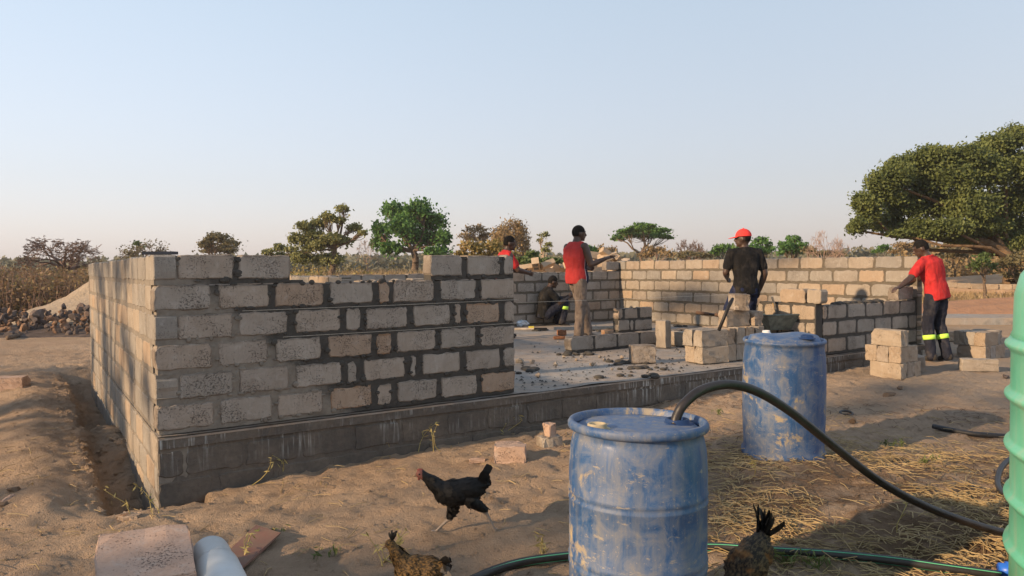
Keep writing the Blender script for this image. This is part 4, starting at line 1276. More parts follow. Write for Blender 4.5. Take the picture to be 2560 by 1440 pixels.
def bung(parent, x, y, z, r, open_=True, mat=None):
    mb = MB()
    T = Matrix.Translation((x, y, z))
    mb.lathe([(r * 1.55, 0), (r * 1.5, .006), (r * 1.15, .008), (r * 1.12, .022), (r * 1.0, .026), (r * .85, .024), (r * .8, .012), (0, .010)], 28, T)
    return mb.build('bung', mat or M_BUNG, parent, True)
# positions of the two openings seen on the lid
b1 = at(1487, 1058, 3.02); b2 = at(1690, 1040, 3.12)
bung(lid, b1.x - c1.x, b1.y - c1.y - .02, zl + .010, .036)
bung(lid, b2.x - c1.x, b2.y - c1.y + .0, zl + .008, .046, mat=M_BLUEDK)
# far drum with a domed lid
c2 = at(1958, 846, 5.62)
Z2 = gz(c2.x, c2.y) - .01
drum2 = empty('plastic_drum', (c2.x, c2.y, Z2)); drum2.rotation_euler = (math.radians(1.0), 0, 0)
tag(drum2, 'far stained blue plastic drum with a bulging lid', 'drum', 'blue plastic drums')
H = c2.z - Z2; R = .298
prof = [(0, 0.0), (.30, 0), (.312, .012), (.310, .03), (.300, .045), (.292, .07), (R - .002, .2), (R + .001, H * .4), (R + .001, H * .7), (R - .003, H * .86), (R - .012, H * .94), (R - .008, H * .965), (R + .004, H * .975), (R + .005, H * .99), (R - .004, H + .002), (R - .018, H - .004), (R - .026, H - .02)]
mb = MB(); mb.lathe(prof, 96)
mb.v = [(x * (1 + .012 * math.sin(2 * math.atan2(y, x) + z * 5)), y, z + (.012 * math.sin(3 * math.atan2(y, x)) if z < .06 else 0)) for x, y, z in mb.v]
mb.build('body', M_DRUM2, drum2, True)
mb = MB()
mb.lathe([(R - .024, H - .02), (R - .035, H - .012), (R - .05, H + .018), (.17, H + .034), (.09, H + .032), (0, H + .028)], 64)
mb.v = [(x, y, z + (.008 * math.cos(2 * math.atan2(y, x) - .3) + .003 * math.sin(3 * math.atan2(y, x))) * min(1, math.hypot(x, y) / .12) * (z > H)) for x, y, z in mb.v]
lid2 = mb.build('lid', M_DRUM2, drum2, True)
bung(lid2, .10, -.19, H + .022, .04, mat=M_BLUEDK)
bung(lid2, -.07, .19, H + .018, .026, mat=simple('white cap', (.6, .6, .6), .5, .1))

# ------------------------------------------------------------------ hoses and pipes
def hose(label, pts, r, mat, n=70, stripe=None, cat='hose'):
    path = smooth_path(pts, n)
    o = empty('hose', path[0]); b = Vector(path[0])
    path = [p - b for p in path]
    mb = MB(); mb.tube(path, r, 12); mb.build('pipe', mat, o, True)
    if stripe:
        for k, ang in enumerate((0.6, 2.2)):
            mb = MB(); mb.tube([p + Vector((0, -math.sin(ang) * r * .93, math.cos(ang) * r * .93)) for p in path], r * .13, 6); mb.build('stripe', stripe, o, True)
    tag(o, label, cat, 'hoses and pipes on the ground'); return o
def gpt(px, py, h=.02):
    p = on_ground(px, py); p.z += h; return p
st = b2 + Vector((0, .0, -.06))
hp = [at(1686, 1062, 3.11), at(1694, 1036, 3.12), at(1712, 1008, 3.13), at(1755, 975, 3.17), at(1822, 961, 3.24), at(1895, 980, 3.32), at(1980, 1032, 3.42), at(2080, 1112, 3.56), at(2200, 1204, 3.70), at(2310, 1264, 3.78), at(2420, 1306, 3.84), at(2520, 1334, 3.88), at(2640, 1352, 3.92)]
M_HOSE = simple('worn black hose', (.016, .013, .013), .45, .45, 14, .2, .45)
hose('thick black hose arching from the near drum down to the green tank', hp, .021, M_HOSE, 90)
M_STRIPE = simple('green stripe', (.10, .42, .24), .5, .1, 20)
gp = [gpt(x, y, .024) for x, y in ((1180, 1462), (1240, 1436), (1310, 1416), (1410, 1402), (1560, 1388), (1760, 1378), (1900, 1386), (2060, 1396), (2220, 1412), (2360, 1432), (2500, 1452))]
hose('black pipe with green stripes lying across the ground behind the near drum', gp, .024, M_BLACKPIPE, 80, M_STRIPE, 'pipe')
hose('short black pipe end lying on the straw near the tank', [gpt(x, y, .022) for x, y in ((2333, 1072), (2380, 1082), (2440, 1092), (2530, 1098), (2620, 1098))], .022, simple('grey black pipe', (.03, .03, .032), .5, .3, 20), 40, None, 'pipe')
hose('loop of thin black hose beside the green tank', [gpt(x, y, h) for x, y, h in ((2600, 1172, .05), (2540, 1174, .09), (2505, 1192, .07), (2494, 1216, .03), (2508, 1240, .02), (2545, 1258, .02), (2620, 1270, .02))], .018, M_BLACKPIPE, 50)
# ring and lumps on the ground
p = gpt(2116, 1036, .012); mb = MB()
mb.tube([Vector((.055 * math.cos(a), .055 * math.sin(a), .012 * math.sin(a))) for a in np.linspace(0, 2 * math.pi, 25)], .011, 8)
o = mb.build('rubber_ring', M_BLACKPIPE, None, True, loc=p); tag(o, 'small black rubber ring on the sand right of the far drum', 'ring')
p = gpt(2498, 1440, .03); mb = MB(); mb.tube([(0, 0, 0), (.09, -.02, .0)], .034, 16); mb.tube([(.03, -.006, 0), (.05, -.012, 0)], .042, 16)
o = mb.build('pipe_fitting', simple('bright blue plastic', (.02, .12, .55), .35, .1), None, True, loc=p); tag(o, 'bright blue pipe fitting at the foot of the green tank', 'pipe fitting')

# ------------------------------------------------------------------ green water tank
tl = at(2524, 1110, 3.05)
TR = .80
d = Vector((tl.x, tl.y, 0)); ang = math.atan2(d.y, d.x)
L = d.length
tc = Vector((tl.x + TR * math.sin(ang), tl.y - TR * math.cos(ang), 0))
tz = gz(tc.x, tc.y) - .02
m = NT('sun bleached green plastic')
w = m.coord('obj'); n1 = m.noise(w, 4, 5, .6); n2 = m.noise(m.map(w, (14, 14, 1.5)), 1, 4, .6)
c = m.mix(m.rng(n1, .35, .65), (0.085, 0.36, 0.235), (0.12, 0.41, 0.28))
c = m.mix(m.rng(n2, .48, .72, 0, .6), c, (0.28, 0.36, 0.27)); m.color(c).rough(.35); m.b.inputs['Specular IOR Level'].default_value = .5
M_TANK = m.m
tank = empty('water_tank', (tc.x, tc.y, tz)); tag(tank, 'tall green plastic water tank cut off by the right edge', 'water tank')
topz = at(2550, 655, 3.2).z - tz + .03
prof = [(0, 0), (TR, 0)]
zz = [.03]
ribs = [at(2524, y, 3.05).z - tz for y in (1346, 1226, 1102, 980, 856)]
for zr in ribs:
    prof += [(TR, zr - .035), (TR + .008, zr - .02), (TR + .020, zr - .008), (TR + .022, zr), (TR + .020, zr + .008), (TR + .006, zr + .02), (TR, zr + .035)]
prof += [(TR - .004, topz - .34), (TR + .002, topz - .33), (TR - .006, topz - .31), (TR - .01, topz - .16), (TR - .03, topz - .08), (TR - .075, topz - .02), (TR - .14, topz), (TR * .5, topz + .10), (.25, topz + .16), (.22, topz + .2), (0, topz + .21)]
mb = MB(); mb.lathe(prof, 128); mb.build('body', M_TANK, tank, True)
mb = MB(); mb.lathe([(.2, topz + .19), (.24, topz + .2), (.24, topz + .26), (.2, topz + .28), (0, topz + .29)], 40); mb.build('lid', M_TANK, tank, True)

# ------------------------------------------------------------------ white pipe, red board
e0 = at(522, 1378, 3.88); e1 = at(552, 1452, 3.52); d = (e1 - e0); d.z = 0; d = d.normalized()
m = NT('white pvc'); w = m.coord('obj'); n1 = m.noise(w, 6, 4, .6); n2 = m.noise(m.map(w, (3, 3, 30)), 1, 3)
m.color(m.mix(m.rng(n1, .4, .75, 0, .6), (.50, .52, .53), (.38, .37, .33))).rough(.45); M_PVC = m.m
pv = empty('pvc_pipe', e0); tag(pv, 'white plastic drain pipe with a socket joint, lying in front at left', 'pipe')
Rm = d.to_track_quat('Z', 'Y').to_matrix().to_4x4()
mb = MB(); mb.lathe([(0, -.02), (.05, -.015), (.082, .005), (.095, .04), (.098, .08), (.098, .27)], 40, Rm); mb.build('socket', M_PVC, pv, True)
mb = MB(); mb.lathe([(.0981, .262), (.106, .27), (.108, .30), (.108, .9), (.102, .9), (.095, .2), (0, .2)], 40, Rm); mb.build('tube', M_PVC, pv, True)
pv.location.z = max(e0.z, gz(e0.x, e0.y) + .10)
q = [gpt(640, 1324, .03), gpt(702, 1346, .035), gpt(640, 1400, .02), gpt(590, 1442, .025), gpt(556, 1400, .02)]
me_ = MB(); cc = sum(q, Vector()) / 5
n = len(q); vs = [p - cc for p in q] + [p - cc - Vector((0, 0, .009)) for p in q]
me_.add(vs, [tuple(reversed(range(n))), tuple(range(n, 2 * n))] + [(i, (i + 1) % n, n + (i + 1) % n, n + i) for i in range(n)])
m = NT('weathered red sheet'); w = m.coord('obj'); m.color(m.mix(m.rng(m.noise(w, 8, 5, .7), .35, .65), (.17, .115, .085), (.19, .095, .075))).rough(.7).bump(m.noise(w, 40, 4), .4, .006)
o = me_.build('board', m.m, None, loc=cc); tag(o, 'weathered reddish board lying on the sand behind the white pipe', 'board')
o.rotation_euler = (0, 0, 0)

# ------------------------------------------------------------------ wheelbarrow and tools
M_STEELG = simple('green grey steel', (.12, .14, .125), .6, .4, 16, .2, .4)
M_BLACKM = simple('black steel', (.012, .011, .012), .5, .3, 20)
M_RUST = simple('rusty grip', (.10, .06, .04), .8, .3, 30)
wc = at(1946, 820, 9.9)
wb = empty('wheelbarrow', (wc.x, wc.y, SLAB)); tag(wb, 'green grey wheelbarrow behind the far drum with its black handles to the left', 'wheelbarrow')
wb.rotation_euler = (0, 0, math.radians(14))
zt = at(1935, 785, 9.9).z - SLAB
mb = MB()
def tray_ring(l0, l1, w, z): return [Vector((l0, -w, z)), Vector((l1, -w, z)), Vector((l1, w, z)), Vector((l0, w, z))]
r0 = tray_ring(-.22, .16, .16, zt - .20); r1 = tray_ring(-.34, .30, .27, zt); r2 = tray_ring(-.32, .28, .25, zt); r3 = tray_ring(-.205, .145, .145, zt - .19)
vs = r0 + r1 + r2 + r3
fs = [(3, 2, 1, 0)]
for a, b in ((0, 4), (4, 8), (8, 12)):
    for i in range(4): fs.append((a + i, a + (i + 1) % 4, b + (i + 1) % 4, b + i))
fs.append((12, 13, 14, 15)); mb.add(vs, fs)
tray = mb.build('tray', M_STEELG, wb)
mb = MB(); mb.tube([*[p + Vector((0, 0, .004)) for p in r1], r1[0] + Vector((0, 0, .004))], .012, 8); mb.build('rim', M_STEELG, tray, True)
for sgn in (-1, 1):
    hl = [Vector((.42, .10 * sgn, zt - .16)), Vector((.0, .2 * sgn, zt - .23)), Vector((-.42, .24 * sgn, zt - .24)), Vector((-.62, .25 * sgn, zt - .10)), Vector((-.76, .25 * sgn, zt - .02)), Vector((-1.06, .25 * sgn, zt + .03))]
    mb = MB(); mb.tube(smooth_path(hl, 24), .018, 8); h = mb.build('handle', M_BLACKM, wb, True)
    mb = MB(); mb.tube([hl[-1] + Vector((.16, 0, -.026)), hl[-1] + Vector((-.02, 0, .004))], .023, 8); mb.build('grip', M_RUST, h, True)
    mb = MB(); mb.tube([Vector((-.28, .22 * sgn, zt - .24)), Vector((-.34, .24 * sgn, .0))], .015, 8); mb.build('leg', M_BLACKM, wb, True)
mb = MB(); mb.lathe([(.12, -.035), (.17, -.035), (.185, -.02), (.19, 0), (.185, .02), (.17, .035), (.12, .035)], 28, Matrix.Translation((.46, 0, .19)) @ Matrix.Rotation(math.pi / 2, 4, 'X')); mb.lathe([(0, -.03), (.12, -.02), (.12, .02), (0, .03)], 20, Matrix.Translation((.46, 0, .19)) @ Matrix.Rotation(math.pi / 2, 4, 'X'))
mb.build('wheel', M_BLACKM, wb, True)
# spirit level standing in the barrow
p0 = at(1945, 795, 9.95); p1 = at(1930, 742, 9.97)
lv = empty('spirit_level', p0); tag(lv, 'dark spirit level with a yellow vial leaning up in the wheelbarrow', 'spirit level')
dv = p1 - p0; Rl = dv.to_track_quat('Z', 'Y').to_matrix().to_4x4()
mb = MB(); mb.box(-.05, .05, -.012, .012, -.25, dv.length, Rl); mb.build('body', simple('grey steel', (.09, .085, .08), .5, .3, 30), lv)
mb = MB(); mb.lathe([(0, -.016), (.03, -.016), (.034, 0), (.03, .016), (0, .016)], 20, Rl @ Matrix.Translation((0, 0, dv.length * .62)) @ Matrix.Rotation(math.pi / 2, 4, 'X')); mb.build('vial', simple('ochre vial', (.45, .27, .08), .4, .1), lv, True)
# black bar leaning on the stack
q0, q1, q2 = at(1797, 826, 8.72), at(1820, 770, 8.80), at(1832, 746, 8.86)
mb = MB(); mb.tube([q0, q1, (q1 + q2) / 2 + Vector((0.003, 0, 0.01)), q2], [.02, .021, .024, .017], 10)
o = mb.build('iron_bar', M_BLACKM, None, True); tag(o, 'black iron bar leaning up against the top block of the stack', 'iron bar')
# tools on the floor at left
p = on_z(1300, 827, SLAB)
mb = MB(); mb.tube([p + Vector((-.1, 0, .03)), p + Vector((.30, .02, .03))], .016, 8)
tl_ = empty('tool', p); o = link('shaft', mb.mesh('shaft'), simple('pale wood', (.5, .42, .32), .7, .2, 10), tl_); o.location = -Vector(p)
mb = MB(); mb.box(.26, .5, -.02, .04, .005, .05); mb.build('blade', M_BLACKM, tl_)
mb = MB(); mb.box(.16, .26, .02, .07, .04, .08); mb.build('grip', simple('yellow plastic', (.55, .45, .08), .6, .1), tl_)
tag(tl_, 'long tool with a pale shaft and yellow grip on the floor by the wall end', 'tool')
# crumpled white bag
p = on_z(1306, 815, SLAB); mb = MB()
mb.sphere((0, 0, .05), .11, 14, 9, (1.2, .8, .55))
rr = random.Random(3); mb.v = [(x + rr.uniform(-.02, .02), y + rr.uniform(-.02, .02), max(0, z + rr.uniform(-.025, .025))) for x, y, z in mb.v]
o = mb.build('plastic_bag', simple('pale plastic', (.55, .62, .68), .5, .1), None, loc=p); tag(o, 'crumpled pale plastic bag on the floor by the wall end', 'plastic bag')
p = on_z(1660, 797, SLAB); mb = MB(); mb.lathe([(0, 0), (.16, 0), (.19, .015), (.17, .02), (0, .012)], 16, Matrix.Diagonal((1, .6, 1, 1)))
o = mb.build('lid', simple('pale lid', (.6, .6, .58), .6, .1), None, True, loc=p); tag(o, 'pale flat lid lying on the floor near the far right wall', 'lid')
p = on_z(1470, 823, SLAB); mb = MB(); mb.box(-.65, .65, -.03, .03, 0, .05)
o = mb.build('metal_profile', simple('blue grey steel', (.08, .10, .13), .5, .2), None, loc=p, rot=(0, 0, .12)); tag(o, 'long blue grey steel profile on the floor behind the tank top man', 'steel profile')
# builder's strings
M_STRING = simple('pale string', (.55, .5, .42), .8, .1)
for lab, a, b in (('string line stretched from the wall end past the crouching man', at(1290, 757, 7.0), at(1900, 733, 10.6)),
                  ('string line stretched along the front wall face', P(.6, -.02, SLAB + 4 * COURSE + .01), P(LF + .02, -.02, SLAB + 4 * COURSE + .015)),
                  ('upper string line behind the tank top man', at(1300, 683, 12.2), at(1560, 692, 17)),
                  ('lower string line stretched along the front wall face', P(.9, -.021, SLAB + 3 * COURSE + .01), P(LF + .02, -.021, SLAB + 3 * COURSE + .012))):
    mb = MB(); mb.tube([Vector((0, 0, 0)), (Vector(b) - Vector(a)) * .5 - Vector((0, 0, .004)), Vector(b) - Vector(a)], .0013, 5)
    o = mb.build('string', M_STRING, None, loc=a); tag(o, lab, 'string', "builder's string lines")

# ------------------------------------------------------------------ rocks and rubble
def rock_mesh(seed, sub=2):
    bm = bmesh.new(); bmesh.ops.create_icosphere(bm, subdivisions=sub, radius=1)
    rr = random.Random(seed)
    pl = [(Vector((rr.gauss(0, 1), rr.gauss(0, 1), rr.gauss(0, 1))).normalized(), rr.uniform(.42, .75)) for _ in range(10)]
    for v in bm.verts:
        for n, d in pl:
            k = v.co.dot(n) - d
            if k > 0: v.co -= n * k
        v.co += Vector((rr.uniform(-.04, .04), rr.uniform(-.04, .04), rr.uniform(-.04, .04)))
    me = bpy.data.meshes.new('rock'); bm.to_mesh(me); bm.free(); return me
m = NT('field stone'); w = m.coord('obj'); r = m.orand()
c = m.ramp(r, [(0, (.10, .085, .085)), (.45, (.17, .13, .11)), (.75, (.26, .15, .09)), (1, (.33, .20, .12))])
n1 = m.noise(w, 3, 5, .65); c = m.mix(m.rng(n1, .4, .7, 0, .6), c, m.mix(1.0, c, (.5, .5, .55), 'MULTIPLY')); m.color(c).bump(m.noise(w, 9, 5), .7, .06)
M_ROCK = m.m
ROCKS = [rock_mesh(i) for i in range(8)]
for me in ROCKS: me.materials.append(M_ROCK)
rp = at(110, 836, 16.8); rp.z = gz(rp.x, rp.y)
pile = empty('rock_pile', rp); tag(pile, 'long heap of rough grey and rust coloured rocks at far left', 'rock pile')
rr = random.Random(12)
for i in range(290):
    px = rr.uniform(-140, 226); f = rr.random() ** .8
    y = 16.6 + 2.4 * f; x = ray(px, 800)[0] * y
    hh = .60 * math.sin(math.pi * min(1, f * .75 + .02)) * (1.0 if px > 60 else .9) * rr.uniform(.4, 1.05)
    s = rr.uniform(.045, .12) * (1.6 if rr.random() < .10 else 1)
    o = link('rock', ROCKS[i % 8], None, pile, Vector((x, y, gz(x, y) + max(.02, hh))) - rp, (rr.uniform(0, 6), rr.uniform(0, 6), rr.uniform(0, 6)), (s, s * rr.uniform(.7, 1), s * rr.uniform(.6, .9)))
o = link('rock', ROCKS[3], None, pile, at(93, 790, 17.6) - rp, (.2, .1, 2), (.27, .23, .24))
link('rubble_core', mound_mesh('rubble_core', 3.6, 1.7, .34, 8), simple('dark rubble', (.09, .07, .06), .95, .4, 6, .6, .1), pile, Vector((-.9, .9, -.03)))
o = link('rubble_core', bpy.data.meshes['rubble_core'], None, pile, Vector((1.3, .95, -.03)))
# sand heap
sp_ = at(318, 760, 21.5); sp_.z = gz(sp_.x, sp_.y) - .05
m = NT('pale sand'); w = m.coord(); m.color(m.mix(m.rng(m.noise(w, 5, 5, .7), .35, .7), (.40, .32, .235), (.31, .245, .175))).bump(m.noise(w, 14, 5, .7), 1.0, .08)
M_SAND = m.m
sh = link('sand_heap', mound_mesh('sand_heap', 3.4, 3.2, 1.75, 15, 60), M_SAND, None, sp_); tag(sh, 'sloping heap of pale building sand behind the rock pile', 'sand heap')
# red earth bank, second slab and sand bank at right
m = NT('red earth'); w = m.coord(); m.color(m.mix(m.rng(m.noise(w, 2.5, 6, .7), .35, .7), (.32, .18, .105), (.25, .14, .085))).bump(m.noise(w, 7, 5, .7), .8, .06); M_RED = m.m
b_ = at(2560, 792, 19.5); b_.z = gz(b_.x, b_.y)
o = link('earth_bank', mound_mesh('earth_bank', 6.0, 2.0, .62, 22, 44, .7), M_RED, None, b_, (0, 0, -.12)); tag(o, 'bank of dug red earth behind the far concrete strip', 'earth bank')
b_ = at(2560, 742, 33); b_.z = gz(b_.x, b_.y)
o = link('sand_bank', mound_mesh('sand_bank', 10, 3.2, .85, 25, 44, .7), simple('dull sand', (.40, .27, .175), .95, .2, 2, .5, .1, 'world'), None, b_, (0, 0, -.1)); tag(o, 'low sandy bank behind the row of small blocks', 'sand bank')
o0 = at(2358, 806, 17.2); mb = MB(); rough_box(mb, 0, 6.5, 0, 3.0, -.3, .16, .25, .01, 70)
o = mb.build('concrete_strip', M_SLAB, None, loc=(o0.x, o0.y, gz(o0.x, o0.y)), rot=(0, 0, -.09)); tag(o, 'flat concrete foundation of another building at right', 'foundation')
for i in range(7):
    p = at(2372 + i * 34, 752 - i * .4, 27.5); p.z = gz(p.x, p.y) + .30
    o = link('concrete_block', solid_me, None, None, p, (0, 0, -.05 + rr.uniform(-.1, .1)), (1.25, 1, 1.3)); tag(o, 'pale block in the low row before the sandy bank', 'concrete block', 'row of pale blocks at right')
p = at(2463, 738, 27.6); o = link('concrete_block', hollow_me, None, None, p - Vector((0, 0, .1)), (math.radians(90), 0, .05), (1.35, 1, 1)); tag(o, 'hollow block showing two dark holes on the row at right', 'concrete block', 'row of pale blocks at right')
# fallen branch at left
q = [on_ground(x, y) + Vector((0, 0, .05)) for x, y in ((20, 850), (60, 840), (100, 832), (142, 826))]
mb = MB(); mb.tube(smooth_path(q, 12), [.05 - .0025 * i for i in range(13)], 8); o = mb.build('fallen_branch', M_BARK, None, True); tag(o, 'long dark pole lying in front of the rock pile', 'pole')
# stones and lumps on the sand
for lab, px, py, s, mat in (('dark lump of stone on the sand at lower left', 38, 1232, .05, M_BARK), ('pale pebble on the sand at lower left edge', 22, 1252, .035, M_BLOCK_PINK), ('small dark stone below the pale pebble', 12, 1264, .03, M_BARK),
                            ('long dark clod on the grey ground right of the far drum', 2222, 992, .055, M_BARK), ('smaller dark clod behind the long one', 2250, 972, .035, M_BARK), ('dark clod near the black rubber ring', 2130, 1055, .035, M_BARK),
                            ('grey stone beside the green tank', 2514, 945, .05, M_ROCK)):
    p = on_ground(px, py); me = ROCKS[rr.randrange(8)].copy(); me.materials.clear(); me.materials.append(mat)
    o = link('stone', me, None, None, p + Vector((0, 0, s * .35)), (rr.uniform(0, .4), rr.uniform(0, .4), rr.uniform(0, 6)), (s * 1.5, s, s * .75)); tag(o, lab, 'stone', 'stones lying about')
LUMPS = []
for i in range(3):
    me = ROCKS[i].copy(); me.materials.clear(); me.materials.append(M_BLOCK_LOOSE); LUMPS.append(me)
for px, py, s in ((1390, 912, .05), (1440, 900, .035), (1455, 892, .035), (1410, 893, .03), (1500, 893, .03), (1555, 895, .045), (1510, 901, .04), (1330, 908, .06), (1300, 905, .07), (1480, 912, .04), (1395, 855, .03), (1350, 880, .025), (1620, 930, .02), (1345, 940, .05), (1700, 880, .03), (1530, 925, .03)):
    p = on_z(px, py, SLAB)
    s *= .75
    o = link('concrete_lump', LUMPS[rr.randrange(3)], None, None, p + Vector((0, 0, s * .3)), (0, 0, rr.uniform(0, 6)), (s * 1.2, s, s * .8)); tag(o, 'small broken concrete lump on the floor slab', 'concrete lump', 'broken lumps on the floor slab')
# crumbs and mortar droppings on the floor
rng = np.random.default_rng(90)
n = 1500
n = 1000; uu = rng.uniform(3.2, 9.8, n); vv_ = np.abs(rng.normal(0, 1.6, n)) + .05
k = (vv_ < 6.2); uu = uu[k]; vv_ = vv_[k]; n = len(uu)
pw = A0.x + UU.x * uu + VV.x * vv_, A0.y + UU.y * uu + VV.y * vv_
base_v, base_f = [], []
def chip_cloud(x, y, z, s, rng):
    n = len(x)
    d = np.array([(1, 0, 0), (-.5, .8, 0), (-.5, -.8, 0), (0, 0, 1.)])
    a = rng.uniform(0, 6.28, n); ca, sa = np.cos(a), np.sin(a)
    v = np.zeros((n, 4, 3))
    for i in range(4):
        jx = d[i, 0] + rng.uniform(-.3, .3, n); jy = d[i, 1] + rng.uniform(-.3, .3, n)
        v[:, i, 0] = x + (jx * ca - jy * sa) * s; v[:, i, 1] = y + (jx * sa + jy * ca) * s; v[:, i, 2] = z + d[i, 2] * s * .7
    b = np.arange(n)[:, None] * 4
    f = np.concatenate([b + np.array([0, 1, 3]), b + np.array([1, 2, 3]), b + np.array([2, 0, 3])])
    return v.reshape(-1, 3), f
v, f = chip_cloud(pw[0], pw[1], np.full(n, SLAB - .006), .008 + .022 * rng.random(n) ** 3, rng)
o = link('rubble_crumbs', mesh_np('rubble_crumbs', v, f), M_MORTAR_WET); tag(o, 'crumbs of mortar and grit strewn over the floor slab', 'crumbs', kind='stuff')
mb = MB()
for px, py, n_ in ((1435, 884, 10), (1570, 905, 14), (1600, 918, 12), (1330, 925, 8), (1550, 824, 14), (1690, 815, 6), (1580, 940, 6), (1480, 826, 8), (1345, 826, 6)):
    p = on_z(px, py, SLAB)
    for _ in range(n_):
        mb.sphere((p.x + rng.normal() * .13, p.y + rng.normal() * .08, SLAB), .02 + .03 * rng.random(), 7, 4, (1.5, 1.2, .6))
o = mb.build('mortar_droppings', M_MORTAR_WET, None, True); tag(o, 'dark wet mortar dropped on the floor slab', 'mortar', kind='stuff')
# grit on the sand
n = 26000
x = rng.uniform(-5.8, 5.8, n); y = 2.4 + 7.4 * rng.uniform(0, 1, n) ** 1.3
du = (x - AX) * UU.x + (y - AY) * UU.y; dv_ = (x - AX) * VV.x + (y - AY) * VV.y
k = ~((du > -.1) & (dv_ > -.05)); x = x[k]; y = y[k]; n = len(x)
v, f = chip_cloud(x, y, ground_z(x, y) - .003, .003 + .021 * rng.random(n) ** 4, rng)
o = link('grit', mesh_np('grit', v, f), M_GROUND); tag(o, 'small stones and clods scattered over the sand', 'grit', kind='stuff')

n = 1700
du = -.50 + .48 * rng.random(n); dv_ = rng.uniform(-.15, 7.2, n)
x = A0.x + UU.x * du + VV.x * dv_; y = A0.y + UU.y * du + VV.y * dv_
v, f = chip_cloud(x, y, ground_z(x, y) - .008, .008 + .045 * rng.random(n) ** 3, rng)
o = link('clods', mesh_np('clods', v, f), M_GROUND); tag(o, 'crumbled clods of soil in the trench beside the left wall', 'clods', kind='stuff')
# ------------------------------------------------------------------ straw, twigs and weeds
def straws(name, label, x, y, L, w, mat, lift=.012, tilt=.12):
    n = len(x)
    a = rng.uniform(0, 2 * math.pi, n); l = L * rng.uniform(.35, 1.3, n)
    z = ground_z(x, y) + rng.uniform(.002, lift, n)
    t = np.stack([np.cos(a), np.sin(a), rng.normal(size=n) * tilt], 1)
    s = np.stack([-np.sin(a), np.cos(a), np.zeros(n)], 1) * (w * rng.uniform(.6, 1.3, n))[:, None] * .5
    up = np.array([0, 0, 1.0]) * (w * .6)
    c = np.stack([x, y, z], 1)
    p0 = c - t * l[:, None] / 2; p2 = c + t * l[:, None] / 2
    pm = c + s * rng.normal(size=(n, 1)) * 3 + np.array([0, 0, 1]) * (rng.uniform(0, .02, n) * l / L)[:, None]
    v = np.stack([p0 - s, p0 + s, p0 + up, pm - s, pm + s, pm + up, p2 - s, p2 + s, p2 + up], 1).reshape(-1, 3)
    b = np.arange(n)[:, None] * 9
    fs = []
    for q in (0, 3):
        for i, j in ((0, 1), (1, 2), (2, 0)):
            fs.append(b + np.array([q + i, q + j, q + 3 + j, q + 3 + i]))
    o = link(name, mesh_np(name, v, np.concatenate(fs)), mat); tag(o, label, 'straw', kind='stuff'); return o
M_STRAW = leaf_material('straw', [(0, (.20, .135, .06)), (.5, (.31, .225, .11)), (1, (.44, .335, .18))], .1, 3, .55)
M_TWIGD = simple('dark litter', (.10, .06, .035), .9, .4, 8)
n = 9500
x = rng.uniform(.75, 4.2, n * 3); y = rng.uniform(2.7, 7.2, n * 3)
dens = np.clip(1.25 - np.abs(y - 4.5) / 1.35, .04, 1) * np.clip((x - .7) / .7, .15, 1) * np.clip(.25 + 2.4 * (vnoise(x * 1.4, y * 1.4, 61) + .25), 0.05, 1)
k = rng.random(n * 3) < dens * .58; x = x[k]; y = y[k]
straws('straw', 'golden straw strewn over the damp ground at right', x, y, .14, .0058, M_STRAW, .02, .10)
x = rng.uniform(-5, 5, 1500); y = rng.uniform(2.8, 7, 1500)
du = (x - AX) * UU.x + (y - AY) * UU.y; dv_ = (x - AX) * VV.x + (y - AY) * VV.y; k = ~((du > -.1) & (dv_ > -.05)); x = x[k]; y = y[k]
k = rng.random(len(x)) < .35 + .5 * (vnoise(x * 1.1, y * 1.1, 64) > .1); x = x[k]; y = y[k]
straws('loose_straw', 'single dry stalks lying about on the sand', x, y, .14, .0055, M_STRAW, .02, .15)
x = rng.uniform(.4, 5, 2600); y = rng.uniform(2.8, 8.5, 2600); k = vnoise(x, y, 66) > -.05; x = x[k]; y = y[k]
straws('twigs', 'thin dark twigs lying on the ground at right', x, y, .12, .0042, M_TWIGD, .012, .08)
# weeds at the wall foot and dry stalks
def tuft(label, px, py, n, h, mat, spread=.06, lean=.5, name='weed', depth_u=None, bend_=.5):
    p = on_ground(px, py)
    root = empty(name, p); tag(root, label, 'weed', 'weeds and dry stalks')
    wd = Wood(4); lv = []
    for _ in range(n):
        b = np.array([rng.normal() * spread, rng.normal() * spread * .5, -.01]); t = b + np.array([rng.normal() * lean * h, rng.normal() * lean * h * .5, h * rng.uniform(.6, 1.15)])
        pts = bend(b, t, rng, .14, 4); wd.path(pts, .0035, .0015)
        for q in pts[2:]:
            for _k in range(2): lv.append(q + rng.normal(size=3) * .012)
    link('stems', wd.mesh('stems'), mat, root)['kind'] = 'stuff'
    v, q = leaf_cloud(np.array(lv), .022, rng, 0, 5); link('leaves', mesh_np('leaves', v, q), mat, root)['kind'] = 'stuff'
    return root
M_WEED = leaf_material('dry weed', [(0, (.22, .18, .06)), (1, (.42, .34, .13))], .15, 6)
